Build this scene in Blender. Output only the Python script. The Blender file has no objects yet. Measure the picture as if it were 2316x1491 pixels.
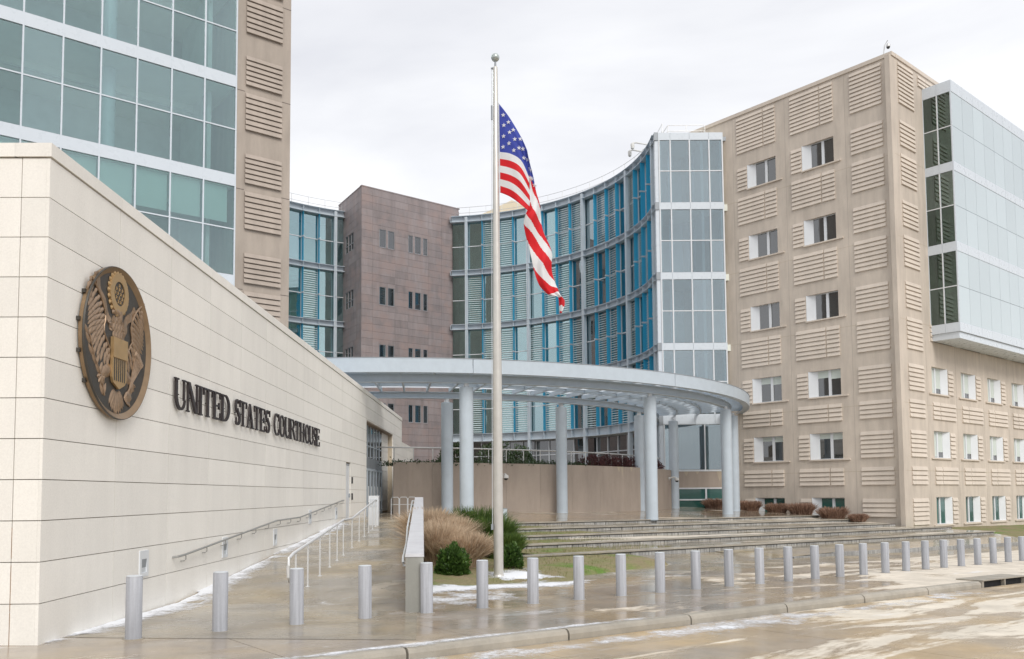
import bpy, math, random
from math import sin, cos, radians, pi, hypot, atan2, tan, sqrt
from mathutils import Vector, Matrix, noise
random.seed(7)
SC = bpy.context.scene
COL = SC.collection

# ------------------------------------------------------------------ camera
cam = bpy.data.cameras.new('camera')
camo = bpy.data.objects.new('camera', cam)
COL.objects.link(camo)
EYE = 2.03
PITCH = math.atan(.0628)
camo.matrix_world = Matrix.Translation((0, 0, EYE)) @ Matrix.Rotation(pi / 2 + PITCH, 4, 'X') @ Matrix.Rotation(-.0076, 4, 'Z')
cam.sensor_width = 36
cam.lens = 36 * 1950 / 2316
cam.shift_y = (996 - 745.5) / 2316
cam.clip_start = .1
cam.clip_end = 3000
SC.camera = camo

# ------------------------------------------------------------------ world: bright overcast sky
SUN_EL, SUN_AZ = radians(42), radians(158)          # sun high behind the camera, towards the right
W = bpy.data.worlds.new('World')
SC.world = W
W.use_nodes = True
nt = W.node_tree
nt.nodes.clear()
L = nt.links.new
wo = nt.nodes.new('ShaderNodeOutputWorld')
bg = nt.nodes.new('ShaderNodeBackground')
bg.inputs['Strength'].default_value = .1
sky = nt.nodes.new('ShaderNodeTexSky')
sky.sky_type = 'NISHITA'
sky.sun_disc = False
sky.sun_elevation = SUN_EL
sky.sun_rotation = SUN_AZ
tc = nt.nodes.new('ShaderNodeTexCoord')
mp = nt.nodes.new('ShaderNodeMapping')
mp.inputs['Scale'].default_value = (1.0, 1.0, 2.6)
n1 = nt.nodes.new('ShaderNodeTexNoise')
n1.inputs['Scale'].default_value = 1.7
n1.inputs['Detail'].default_value = 6
n1.inputs['Roughness'].default_value = .52
n1.inputs['Distortion'].default_value = .5
cr = nt.nodes.new('ShaderNodeValToRGB')
cr.color_ramp.elements[0].position = .30
cr.color_ramp.elements[0].color = (.66, .67, .715, 1)
cr.color_ramp.elements[1].position = .66
cr.color_ramp.elements[1].color = (.93, .935, .95, 1)
vm = nt.nodes.new('ShaderNodeVectorMath')
vm.operation = 'SCALE'
vm.inputs['Scale'].default_value = 7.5
mx = nt.nodes.new('ShaderNodeMix')
mx.data_type = 'RGBA'
mx.inputs['Factor'].default_value = .95
L(tc.outputs['Generated'], mp.inputs['Vector'])
L(mp.outputs[0], n1.inputs['Vector'])
L(n1.outputs['Fac'], cr.inputs[0])
L(cr.outputs[0], vm.inputs[0])
L(sky.outputs[0], mx.inputs['A'])
L(vm.outputs[0], mx.inputs['B'])
L(mx.outputs['Result'], bg.inputs['Color'])
L(bg.outputs[0], wo.inputs[0])

# ------------------------------------------------------------------ sun behind cloud
sl = bpy.data.lights.new('sun', 'SUN')
sl.energy = 1.2
sl.angle = radians(28)
sl.color = (1, .95, .88)
so = bpy.data.objects.new('sun', sl)
COL.objects.link(so)
so.location = (20, -40, 60)
sd = Vector((sin(SUN_AZ) * cos(SUN_EL), cos(SUN_AZ) * cos(SUN_EL), sin(SUN_EL)))
so.rotation_euler = sd.to_track_quat('Z', 'Y').to_euler()

vs = SC.view_settings
vs.view_transform = 'Standard'
vs.look = 'None'
vs.exposure = .66
vs.gamma = 1
vs.use_curve_mapping = False
SC.cycles.max_bounces = 8
SC.cycles.transparent_max_bounces = 12
SC.cycles.sample_clamp_indirect = 4
SC.cycles.use_denoising = True

# ------------------------------------------------------------------ helpers
WL = {}


def tag(o, label=None, cat=None, group=None, kind=None):
    for k, v in (('label', label), ('category', cat), ('group', group), ('kind', kind)):
        if v:
            o[k] = v
    return o


def thing(name, loc, label, cat, group=None, kind=None):
    o = bpy.data.objects.new(name, None)
    o.empty_display_size = .3
    COL.objects.link(o)
    o.location = loc
    WL[o] = Vector(loc)
    return tag(o, label, cat, group, kind)


def place(name, me, parent, loc, rz=0, rot=None):
    o = bpy.data.objects.new(name, me)
    COL.objects.link(o)
    loc = Vector(loc)
    WL[o] = loc
    if parent:
        o.parent = parent
        o.location = loc - WL[parent]
    else:
        o.location = loc
    o.rotation_euler = rot or (0, 0, rz)
    return o


class Fr:
    """local frame: s runs along azimuth az, n outwards, z up"""

    def __init__(f, x, y, az, side):
        a = radians(az)
        f.x, f.y, f.az, f.side = x, y, az, side
        f.d = (sin(a), cos(a))
        f.n = (cos(a) * side, -sin(a) * side)
        f.rz = pi / 2 - a
        f.flip = side > 0      # local axes (s, n, z) are left handed when n is on the right

    def p(f, s, n, z):
        return Vector((f.x + f.d[0] * s + f.n[0] * n, f.y + f.d[1] * s + f.n[1] * n, z))


class MB:
    def __init__(s):
        s.v, s.f, s.m = [], [], []

    def add(s, vs, fs, mi=0):
        b = len(s.v)
        s.v += [tuple(q) for q in vs]
        s.f += [tuple(b + i for i in q) for q in fs]
        s.m += [mi] * len(fs)
        return s

    def hexa(s, q, mi=0):
        # q: 4 bottom + 4 top points
        return s.add(q, [(3, 2, 1, 0), (4, 5, 6, 7), (0, 1, 5, 4), (1, 2, 6, 5), (2, 3, 7, 6), (3, 0, 4, 7)], mi)

    def box(s, x0, x1, y0, y1, z0, z1, mi=0):
        return s.hexa([(x0, y0, z0), (x1, y0, z0), (x1, y1, z0), (x0, y1, z0), (x0, y0, z1), (x1, y0, z1), (x1, y1, z1), (x0, y1, z1)], mi)

    def fbox(s, F, s0, s1, n0, n1, z0, z1, mi=0):
        q = [F.p(a, b, z) for z in (z0, z1) for a, b in ((s0, n0), (s1, n0), (s1, n1), (s0, n1))]
        return s.hexa(q, mi)

    def prism(s, pts, off, mi=0):
        n = len(pts)
        off = Vector(off)
        vs = [Vector(p) for p in pts] + [Vector(p) + off for p in pts]
        fs = [tuple(reversed(range(n))), tuple(range(n, 2 * n))] + [(i, (i + 1) % n, n + (i + 1) % n, n + i) for i in range(n)]
        return s.add(vs, fs, mi)

    def tube(s, path, r, k=8, mi=0, cap=True):
        path = [Vector(p) for p in path]
        rr = r if isinstance(r, (list, tuple)) else [r] * len(path)
        rings = []
        for i, p in enumerate(path):
            d = (path[min(i + 1, len(path) - 1)] - path[max(i - 1, 0)]).normalized()
            a = Vector((0, 0, 1)) if abs(d.z) < .9 else Vector((1, 0, 0))
            u = d.cross(a).normalized()
            w = d.cross(u)
            rings.append([p + (u * cos(2 * pi * j / k) + w * sin(2 * pi * j / k)) * rr[i] for j in range(k)])
        vs = [q for ring in rings for q in ring]
        fs = []
        for i in range(len(path) - 1):
            for j in range(k):
                fs.append((i * k + j, i * k + (j + 1) % k, (i + 1) * k + (j + 1) % k, (i + 1) * k + j))
        if cap:
            fs += [tuple(reversed(range(k))), tuple((len(path) - 1) * k + j for j in range(k))]
        return s.add(vs, fs, mi)

    def lathe(s, prof, c, k=16, mi=0):
        vs = [(c[0] + r * cos(2 * pi * j / k), c[1] + r * sin(2 * pi * j / k), c[2] + z) for r, z in prof for j in range(k)]
        fs = [(i * k + j, i * k + (j + 1) % k, (i + 1) * k + (j + 1) % k, (i + 1) * k + j) for i in range(len(prof) - 1) for j in range(k)]
        fs += [tuple(reversed(range(k))), tuple((len(prof) - 1) * k + j for j in range(k))]
        return s.add(vs, fs, mi)

    def ring(s, c, r0, r1, a0, a1, z0, z1, n, mi=0):
        """curved box: angles in degrees, counter-clockwise from +X"""
        vs = []
        for i in range(n + 1):
            a = radians(a0 + (a1 - a0) * i / n)
            for r, z in ((r0, z0), (r1, z0), (r1, z1), (r0, z1)):
                vs.append((c[0] + r * cos(a), c[1] + r * sin(a), z))
        fs = [(0, 1, 2, 3), tuple(n * 4 + j for j in (3, 2, 1, 0))]
        for i in range(n):
            for j in range(4):
                fs.append((i * 4 + j, (i + 1) * 4 + j, (i + 1) * 4 + (j + 1) % 4, i * 4 + (j + 1) % 4))
        return s.add(vs, fs, mi)

    def mesh(s, name, mats, smooth=False, base=(0, 0, 0)):
        me = bpy.data.meshes.new(name)
        b = base
        me.from_pydata([(q[0] - b[0], q[1] - b[1], q[2] - b[2]) for q in s.v], [], s.f)
        for m in (mats if isinstance(mats, (list, tuple)) else [mats]):
            me.materials.append(m)
        if any(s.m):
            me.polygons.foreach_set('material_index', s.m)
        if smooth:
            me.polygons.foreach_set('use_smooth', [True] * len(me.polygons))
            try:
                me.set_sharp_from_angle(angle=radians(40))
            except Exception:
                pass
        me.update()
        return me

    def build(s, name, mats, parent=None, smooth=False, loc=None):
        if loc is None:
            loc = WL[parent] if parent else Vector((0, 0, 0))
        me = s.mesh(name, mats, smooth, loc)
        import bmesh
        bm = bmesh.new()
        bm.from_mesh(me)
        bmesh.ops.recalc_face_normals(bm, faces=bm.faces)
        bm.to_mesh(me)
        bm.free()
        return place(name, me, parent, loc)


BOXC = {}


def boxmesh(l, d, h, mat, name='panel'):
    """shared box mesh, x 0..l, y 0..d, z 0..h"""
    k = (round(l, 3), round(d, 3), round(h, 3), mat.name)
    if k not in BOXC:
        BOXC[k] = MB().box(0, l, 0, d, 0, h).mesh(name, mat)
    return BOXC[k]


def fpiece(name, F, s0, s1, n0, n1, z0, z1, mat, parent):
    """one box object laid on a frame, sharing its mesh with alike boxes"""
    me = boxmesh(s1 - s0, n1 - n0, z1 - z0, mat, name)
    # local x = s; local y is left of s -> outward when side<0
    if F.side < 0:
        return place(name, me, parent, F.p(s0, n0, z0), F.rz)
    return place(name, me, parent, F.p(s0, n1, z0), F.rz)


def rect_sub(rects, hole):
    out = []
    a0, a1, b0, b1 = hole
    for s0, s1, z0, z1 in rects:
        if a1 <= s0 or a0 >= s1 or b1 <= z0 or b0 >= z1:
            out.append((s0, s1, z0, z1))
            continue
        if s0 < a0:
            out.append((s0, a0, z0, z1))
        if s1 > a1:
            out.append((a1, s1, z0, z1))
        m0, m1 = max(s0, a0), min(s1, a1)
        if z0 < b0:
            out.append((m0, m1, z0, b0))
        if z1 > b1:
            out.append((m0, m1, b1, z1))
    return [r for r in out if r[1] - r[0] > .03 and r[3] - r[2] > .03]


# ------------------------------------------------------------------ materials
class NT:
    def __init__(s, name):
        s.mat = bpy.data.materials.new(name)
        s.mat.use_nodes = True
        s.t = s.mat.node_tree
        s.b = s.t.nodes['Principled BSDF']
        s.out = s.t.nodes['Material Output']

    def n(s, ty, **kw):
        q = s.t.nodes.new('ShaderNode' + ty)
        for k, v in kw.items():
            if hasattr(q, k):
                setattr(q, k, v)
            else:
                q.inputs[k].default_value = v
        return q

    def l(s, a, b):
        s.t.links.new(a, b)

    def noise(s, vec, scale, detail=4, rough=.55, dist=0):
        q = s.n('TexNoise')
        q.inputs['Scale'].default_value = scale
        q.inputs['Detail'].default_value = detail
        q.inputs['Roughness'].default_value = rough
        q.inputs['Distortion'].default_value = dist
        s.l(vec, q.inputs['Vector'])
        return q.outputs['Fac']

    def ramp(s, f, p0, p1, c0=0, c1=1):
        q = s.n('ValToRGB')
        e = q.color_ramp.elements
        e[0].position, e[1].position = p0, p1
        e[0].color = (c0,) * 3 + (1,) if not isinstance(c0, tuple) else c0 + (1,)
        e[1].color = (c1,) * 3 + (1,) if not isinstance(c1, tuple) else c1 + (1,)
        s.l(f, q.inputs[0])
        return q.outputs[0]

    def math(s, op, a, b=None, clamp=False):
        q = s.n('Math', operation=op, use_clamp=clamp)
        for i, x in enumerate((a, b)):
            if x is None:
                continue
            if isinstance(x, (int, float)):
                q.inputs[i].default_value = x
            else:
                s.l(x, q.inputs[i])
        return q.outputs[0]

    def mix(s, f, a, b, mode='MIX'):
        q = s.n('Mix', data_type='RGBA', blend_type=mode)
        for nm, x in (('Factor', f), ('A', a), ('B', b)):
            i = [k for k in q.inputs if k.name == nm and k.enabled][0]
            if isinstance(x, tuple):
                i.default_value = x + (1,)
            elif isinstance(x, (int, float)):
                i.default_value = x
            else:
                s.l(x, i)
        return [k for k in q.outputs if k.enabled][0]

    def pos(s, scale=(1, 1, 1), rz=0):
        g = s.n('NewGeometry')
        m = s.n('Mapping')
        m.inputs['Scale'].default_value = scale
        if rz:
            v = s.n('VectorRotate')
            v.inputs['Angle'].default_value = rz
            v.rotation_type = 'Z_AXIS'
            s.l(g.outputs['Position'], v.inputs['Vector'])
            s.l(v.outputs[0], m.inputs[0])
        else:
            s.l(g.outputs['Position'], m.inputs[0])
        return m.outputs[0]

    def bump(s, h, strength=.2, dist=.02):
        q = s.n('Bump')
        q.inputs['Strength'].default_value = strength
        q.inputs['Distance'].default_value = dist
        s.l(h, q.inputs['Height'])
        s.l(q.outputs[0], s.b.inputs['Normal'])


def stone(name, c, var=.1, rough=.8, obj_var=.06, stain=.12, streak=(.9, .9, .16), warm=None):
    """matt mineral surface with mottling, vertical streaking and a little difference from piece to piece"""
    m = NT(name)
    p = m.pos()
    big = m.ramp(m.noise(p, .35, 5, .6), .3, .7, 1 - var, 1 + var * .4)
    fine = m.ramp(m.noise(p, 38, 3, .7), .25, .75, .93, 1.05)
    st = m.ramp(m.noise(m.pos(streak), 2.2, 5, .65), .35, .62, 1 - stain, 1)
    oi = m.n('ObjectInfo')
    gi = m.n('NewGeometry')
    rnd = m.math('FRACT', m.math('ADD', oi.outputs['Random'], gi.outputs['Random Per Island']))
    ov = m.math('ADD', m.math('MULTIPLY', rnd, obj_var), 1 - obj_var / 2)
    col = m.mix(1, c, big, 'MULTIPLY')
    col = m.mix(1, col, fine, 'MULTIPLY')
    col = m.mix(1, col, st, 'MULTIPLY')
    g = m.n('CombineColor')
    for i in range(3):
        m.l(ov, g.inputs[i])
    col = m.mix(1, col, g.outputs[0], 'MULTIPLY')
    if warm:
        col = m.mix(m.ramp(m.noise(p, .8, 3), .45, .7), col, warm)
    m.l(col, m.b.inputs['Base Color'])
    m.b.inputs['Roughness'].default_value = rough
    m.bump(m.noise(p, 60, 3, .7), .15, .01)
    return m.mat


def paint(name, c, rough=.4, metal=0, var=.05, scale=1.5, bump=0):
    m = NT(name)
    p = m.pos()
    f = m.ramp(m.noise(p, scale, 5, .6), .3, .7, 1 - var, 1 + var * .5)
    m.l(m.mix(1, c, f, 'MULTIPLY'), m.b.inputs['Base Color'])
    m.b.inputs['Metallic'].default_value = metal
    m.l(m.ramp(m.noise(p, scale * 2, 4), .3, .7, max(.02, rough - .07), rough + .08), m.b.inputs['Roughness'])
    if bump:
        m.bump(m.noise(p, 30, 3), bump, .01)
    return m.mat


def glass_clear(name, tint, refl=.14, gcol=(.80, .95, 1, 1)):
    """see-through coated glass: tinted transmission, mirror reflection growing at grazing angles"""
    m = NT(name)
    tr = m.n('BsdfTransparent')
    tr.inputs[0].default_value = tint + (1,)
    gl = m.n('BsdfGlossy')
    gl.inputs['Roughness'].default_value = .015
    gl.inputs['Color'].default_value = gcol
    fr = m.n('Fresnel')
    fr.inputs['IOR'].default_value = 1.5
    wob = m.n('Bump')
    wob.inputs['Strength'].default_value = .035
    wob.inputs['Distance'].default_value = .05
    m.l(m.noise(m.pos(), .9, 2), wob.inputs['Height'])
    m.l(wob.outputs[0], gl.inputs['Normal'])
    oi = m.n('ObjectInfo')
    rv = m.math('ADD', m.math('MULTIPLY', oi.outputs['Random'], .09), refl - .045)
    f = m.math('ADD', m.math('MULTIPLY', fr.outputs[0], .95), rv, True)
    ms = m.n('MixShader')
    m.l(f, ms.inputs[0])
    m.l(tr.outputs[0], ms.inputs[1])
    m.l(gl.outputs[0], ms.inputs[2])
    m.l(ms.outputs[0], m.out.inputs[0])
    return m.mat


def glass_dark(name, c, rough=.03, spec=.8, var=.4, coat=0):
    m = NT(name)
    oi = m.n('ObjectInfo')
    f = m.math('ADD', m.math('MULTIPLY', oi.outputs['Random'], var), 1 - var / 2)
    g = m.n('CombineColor')
    for i in range(3):
        m.l(f, g.inputs[i])
    m.l(m.mix(1, c, g.outputs[0], 'MULTIPLY'), m.b.inputs['Base Color'])
    m.b.inputs['Roughness'].default_value = rough
    m.b.inputs['IOR'].default_value = 1.52
    m.b.inputs['Specular IOR Level'].default_value = spec
    w = m.noise(m.pos(), .8, 2)
    m.bump(w, .03, .05)
    if coat:                      # reflective coating
        gl = m.n('BsdfGlossy')
        gl.inputs['Roughness'].default_value = rough
        ms = m.n('MixShader')
        ms.inputs[0].default_value = coat
        m.l(m.b.outputs[0], ms.inputs[1])
        m.l(gl.outputs[0], ms.inputs[2])
        m.l(ms.outputs[0], m.out.inputs[0])
    return m.mat


STREET_AZ = 51.05
ST = (sin(radians(STREET_AZ)), cos(radians(STREET_AZ)))
SN = (-ST[1], ST[0])
B0 = (-5.511, 12.651)
GRADE = -.01845


def td(x, y):
    a, b = x - B0[0], y - B0[1]
    return a * ST[0] + b * ST[1], a * SN[0] + b * SN[1]


def street(t, d, z=0):
    return Vector((B0[0] + ST[0] * t + SN[0] * d, B0[1] + ST[1] * t + SN[1] * d, GRADE * t - .0154 + z))


def wet(name, dry, wetc, lo, hi, stretch=(1, 1, 1), scale=.5, tgrad=None, frost=0, dgrad=None, wrough=.11):
    """concrete that is part dry, part soaked with standing water; the patches follow the street"""
    m = NT(name)
    rz = -(pi / 2 - radians(STREET_AZ))
    p = m.pos(stretch, rz)
    n = m.noise(p, scale, 9, .62, .9)
    n = m.math('ADD', n, m.math('MULTIPLY', m.math('SUBTRACT', m.noise(p, 5.5, 7, .72, .4), .5), .20))
    sep = m.n('SeparateXYZ')
    g = m.n('NewGeometry')
    vr = m.n('VectorRotate')
    vr.rotation_type = 'Z_AXIS'
    vr.inputs['Angle'].default_value = rz
    m.l(g.outputs['Position'], vr.inputs['Vector'])
    m.l(vr.outputs[0], sep.inputs[0])
    if tgrad:
        q = m.n('MapRange')
        q.inputs['From Min'].default_value, q.inputs['From Max'].default_value = tgrad[0], tgrad[1]
        q.inputs['To Min'].default_value, q.inputs['To Max'].default_value = tgrad[2], tgrad[3]
        m.l(sep.outputs[0], q.inputs[0])
        n = m.math('ADD', n, q.outputs[0])
    if dgrad:
        q = m.n('MapRange')
        q.inputs['From Min'].default_value, q.inputs['From Max'].default_value = dgrad[0], dgrad[1]
        q.inputs['To Min'].default_value, q.inputs['To Max'].default_value = dgrad[2], dgrad[3]
        m.l(sep.outputs[1], q.inputs[0])
        n = m.math('ADD', n, q.outputs[0])
    dryf = m.ramp(n, lo, hi)
    grain = m.ramp(m.noise(m.pos(), 55, 3, .7), .25, .75, .9, 1.06)
    blot = m.ramp(m.noise(m.pos(), 1.1, 6, .65), .3, .7, .74, 1.1)
    brown = m.mix(m.ramp(m.noise(m.pos(), .37, 4), .4, .65), wetc, tuple(x * y for x, y in zip(wetc, (1.25, 1.12, .85))))
    col = m.mix(dryf, brown, dry)
    col = m.mix(1, col, grain, 'MULTIPLY')
    col = m.mix(1, col, blot, 'MULTIPLY')
    rg = m.ramp(dryf, 0, 1, wrough, .75)
    puddle = m.ramp(m.noise(p, scale * 1.9, 5, .5), .47, .6, .35, 1.0)
    rg2 = m.n('Mix', data_type='FLOAT')
    rgh = m.math('MULTIPLY', rg, m.math('ADD', m.math('MULTIPLY', puddle, 2.6), .4), True)
    if frost:
        fm = m.ramp(m.math('MULTIPLY', m.ramp(m.noise(p, scale * 2.4, 8, .7, 1.2), .56, .66), m.ramp(m.noise(m.pos(), .23, 3), .42, .6)), .1, .8, 0, frost)
        col = m.mix(fm, col, (.78, .80, .84))
        rgh = m.math('MAXIMUM', rgh, m.math('MULTIPLY', fm, .7))
    m.l(col, m.b.inputs['Base Color'])
    m.l(rgh, m.b.inputs['Roughness'])
    m.b.inputs['IOR'].default_value = 1.4
    vo = m.n('TexVoronoi', feature='DISTANCE_TO_EDGE')
    vo.inputs['Scale'].default_value = .42
    ns = m.n('TexNoise')
    ns.inputs['Scale'].default_value = 1.6
    ns.inputs['Detail'].default_value = 4
    m.l(m.pos(), ns.inputs['Vector'])
    mxv = m.n('Mix', data_type='VECTOR')
    mxv.inputs['Factor'].default_value = .25
    iv = [k for k in mxv.inputs if k.enabled and k.name in 'AB']
    m.l(m.pos(), iv[0])
    m.l(ns.outputs['Color'], iv[1])
    m.l([k for k in mxv.outputs if k.enabled][0], vo.inputs['Vector'])
    ck = m.ramp(vo.outputs['Distance'], .002, .009)
    ck = m.math('MAXIMUM', ck, m.ramp(m.noise(m.pos(), .16, 2), .46, .56))
    col = m.mix(1, col, m.ramp(ck, 0, 1, .55, 1), 'MULTIPLY')
    h = m.math('MULTIPLY', m.noise(m.pos(), 70, 3, .7), m.ramp(dryf, 0, 1, .12, 1))
    m.bump(h, .25, .008)
    return m.mat


def foliage(name, c1, c2, rough=.6, trans=.25):
    m = NT(name)
    n = m.noise(m.pos(), 2.5, 4)
    g = m.n('NewGeometry')
    f = m.math('ADD', m.math('MULTIPLY', n, .7), m.math('MULTIPLY', g.outputs['Random Per Island'], .5), True)
    col = m.mix(m.ramp(f, .3, .85), c1, c2)
    m.l(col, m.b.inputs['Base Color'])
    m.b.inputs['Roughness'].default_value = rough
    tr = m.n('BsdfTranslucent')
    m.l(col, tr.inputs[0])
    ms = m.n('MixShader')
    ms.inputs[0].default_value = trans
    m.l(m.b.outputs[0], ms.inputs[1])
    m.l(tr.outputs[0], ms.inputs[2])
    m.l(ms.outputs[0], m.out.inputs[0])
    return m.mat


def translucent(name, c, fac=.5, rough=.4):
    m = NT(name)
    m.b.inputs['Base Color'].default_value = c + (1,)
    m.b.inputs['Roughness'].default_value = rough
    tr = m.n('BsdfTranslucent')
    tr.inputs[0].default_value = c + (1,)
    ms = m.n('MixShader')
    ms.inputs[0].default_value = fac
    m.l(m.b.outputs[0], ms.inputs[1])
    m.l(tr.outputs[0], ms.inputs[2])
    m.l(ms.outputs[0], m.out.inputs[0])
    return m.mat


def snow_mat():
    """thin snow: coverage falls off with the stored depth, broken up by fine grain"""
    m = NT('snow')
    a = m.n('Attribute')
    a.attribute_name = 'cover'
    p = m.pos()
    f = m.math('ADD', a.outputs['Fac'], m.math('MULTIPLY', m.math('SUBTRACT', m.noise(p, 9, 6, .7), .5), 1.1))
    f = m.ramp(f, .22, .72)
    m.b.inputs['Base Color'].default_value = (.80, .82, .86, 1)
    m.b.inputs['Roughness'].default_value = .7
    m.bump(m.noise(p, 30, 4, .7), .5, .02)
    tr = m.n('BsdfTransparent')
    ms = m.n('MixShader')
    m.l(f, ms.inputs[0])
    m.l(tr.outputs[0], ms.inputs[1])
    m.l(m.b.outputs[0], ms.inputs[2])
    m.l(ms.outputs[0], m.out.inputs[0])
    return m.mat


M = {}
M['cream'] = stone('cream_precast', (.89, .865, .81), .045, .75, .07, .05)
M['joint'] = stone('joint_sealant', (.56, .48, .37), .1, .9)
M['tan'] = stone('tan_precast', (.67, .59, .505), .11, .85, .05, .15)
M['tanslat'] = stone('tan_precast_slat', (.71, .63, .545), .08, .85, .07, .07)
M['tanwall'] = stone('tan_stucco', (.46, .385, .325), .10, .9, .03, .12)
M['towerstone'] = stone('tower_precast', (.46, .40, .345), .1, .85, .05, .14)
M['towerslat'] = stone('tower_precast_slat', (.48, .415, .36), .1, .85, .07, .12)
M['mauve'] = stone('mauve_stone', (.32, .275, .275), .12, .6, .22, .2, warm=(.33, .255, .24))
M['mauvejoint'] = stone('mauve_joint', (.13, .105, .1), .1, .9)
M['white'] = paint('white_metal', (.74, .77, .80), .35, 0, .04)
M['bandwhite'] = paint('white_spandrel', (.66, .72, .78), .3, 0, .015)
M['frame'] = paint('pale_frame', (.66, .70, .74), .35, .2, .04)
M['steel'] = paint('grey_blue_steel', (.56, .63, .69), .42, .1, .06)
M['steeldk'] = paint('grey_steel', (.33, .36, .39), .45, .2, .08)
M['canopy'] = paint('canopy_paint', (.52, .59, .655), .38, .05, .06, 2.2)
M['bollard'] = stone('galvanised_steel', (.46, .475, .515), .10, .5, .14, .28, (9, 9, .35))
M['alu'] = paint('brushed_aluminium', (.66, .66, .65), .35, .55, .06, 6)
M['pole'] = paint('satin_aluminium', (.62, .60, .56), .38, .45, .08, 4)
M['stainless'] = paint('stainless_tube', (.80, .81, .82), .35, .3, .04, 4)
M['bronzebg'] = paint('dark_bronze', (.075, .07, .062), .45, .35, .15, 8)
M['bronze'] = paint('relief_bronze', (.36, .25, .165), .36, .5, .25, 14)
M['gold'] = paint('satin_gold', (.50, .34, .17), .38, .45, .1, 6)
M['rimgold'] = paint('aged_gold_rim', (.31, .215, .13), .38, .6, .15, 6)
M['rust'] = paint('rust', (.30, .15, .06), .9, 0, .3, 9)
M['railgrey'] = paint('satin_steel_rail', (.42, .42, .41), .35, .5, .05)
M['letter'] = paint('letter_bronze', (.05, .04, .042), .4, .4, .2, 5)
M['concrete'] = stone('board_concrete', (.36, .36, .33), .16, .85, .06, .2)
M['block'] = stone('step_stone', (.50, .495, .475), .25, .5, .4, .6, (7, 7, .4))
M['kerb'] = stone('kerb_concrete', (.41, .375, .315), .2, .55, .18, .2, (1, 1, 1))
M['zinc'] = paint('pale_zinc_cap', (.66, .67, .70), .4, .1, .10, 3)
M['snow'] = snow_mat()
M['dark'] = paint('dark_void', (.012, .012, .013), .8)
M['black'] = paint('black_plastic', (.03, .03, .032), .5)
M['interior'] = paint('interior_wall', (.66, .69, .67), .8, 0, .1)
M['ceiling'] = paint('interior_ceiling', (.82, .84, .76), .9, 0, .06)
M['floorin'] = paint('interior_floor', (.5, .5, .47), .8)
M['blind'] = paint('roller_blind', (.62, .68, .64), .9, 0, .04)
M['tglass'] = glass_clear('tower_glass', (.86, .97, .96), .15, (.83, .955, .97, 1))
M['cglass'] = glass_clear('courtyard_glass', (.66, .85, .82), .33)
M['bglass'] = glass_clear('bay_glass', (.72, .80, .83), .18, (.88, .96, 1, 1))
M['wglass'] = glass_dark('window_glass', (.030, .034, .036), .02, .9, .8, .12)
M['gglass'] = glass_dark('green_glass', (.035, .12, .105), .05, .8, .3)
M['boxglass'] = glass_clear('box_glass', (.50, .60, .52), .10)
M['skyglass'] = glass_dark('sky_pale_glass', (.55, .64, .68), .12, 1.0, .10)  # pale base colour stands in for reflected sky and white blinds
M['blue'] = paint('blue_glass_fin', (.03, .30, .50), .15, 0, .06)
M['bluefin'] = translucent('blue_fin', (.14, .62, .82), .7, .12)
M['louvre'] = paint('louvre_blade', (.78, .90, .91), .35, 0, .04)
M['roofglass'] = translucent('white_roof_glass', (.90, .93, .96), .80, .25)
M['red'] = translucent('flag_red', (.76, .012, .022), .3, .7)
M['flagwhite'] = translucent('flag_white', (.86, .86, .87), .3, .7)
M['flagblue'] = translucent('flag_blue', (.055, .085, .46), .3, .7)
M['ballm'] = paint('ball_finial', (.50, .55, .53), .3, .5)
M['tangrass'] = foliage('dry_grass', (.44, .325, .225), (.82, .67, .50), .85, .35)
M['greenleaf'] = foliage('dark_green_leaf', (.022, .06, .012), (.09, .17, .03), .5, .2)
M['juniper'] = foliage('juniper_leaf', (.03, .07, .012), (.12, .19, .035), .6, .2)
M['ivy'] = foliage('ivy_leaf', (.02, .045, .016), (.06, .10, .035), .5, .15)
M['burgundy'] = foliage('burgundy_leaf', (.05, .016, .02), (.13, .05, .05), .6, .2)
M['rusty'] = foliage('rusty_grass', (.20, .12, .085), (.46, .30, .22), .8, .25)
M['turfblade'] = foliage('turf_blade', (.10, .14, .02), (.26, .24, .08), .8, .3)
M['stem'] = paint('woody_stem', (.12, .08, .05), .8)
M['beige'] = stone('beige_roof_panels', (.62, .54, .40), .05, .7, .03, .05)
M['cam'] = paint('camera_white', (.72, .72, .70), .4)
M['sidewalk'] = wet('sidewalk_wet', (.74, .67, .57), (.35, .30, .245), .495, .545, (.33, 1, 1), .42, (18, 34, -.03, .20), .55, (-.5, 3, .0, -.05))
M['road'] = wet('road_wet', (.76, .695, .59), (.43, .36, .275), .425, .475, (.24, 1, 1), .66, (4, 22, -.02, .07), .35, (-5.5, -2.9, .04, -.12), .16)
M['rampm'] = wet('ramp_wet', (.58, .53, .46), (.31, .28, .235), .58, .72, (.6, 1, 1), .5, None, .45)
M['plaza'] = wet('plaza_wet', (.70, .62, .52), (.32, .27, .215), .58, .68, (.3, 1, 1), .35, None, .2, None, .05)
M['tread'] = wet('tread_wet', (.70, .64, .55), (.36, .33, .28), .56, .62, (.22, 1, 1), .5, None, .2, None, .06)


def turf_mat():
    m = NT('winter_turf')
    p = m.pos()
    a = m.noise(p, 1.3, 5, .6)
    b = m.noise(p, 14, 4, .7)
    col = m.mix(m.ramp(a, .35, .62), (.27, .215, .125), (.22, .215, .09))
    col = m.mix(m.ramp(m.noise(p, .45, 4, .6, .6), .54, .66), col, (.13, .22, .035))
    col = m.mix(1, col, m.ramp(b, .3, .7, .65, 1.2), 'MULTIPLY')
    m.l(col, m.b.inputs['Base Color'])
    m.b.inputs['Roughness'].default_value = .9
    m.bump(b, .6, .03)
    return m.mat


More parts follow.
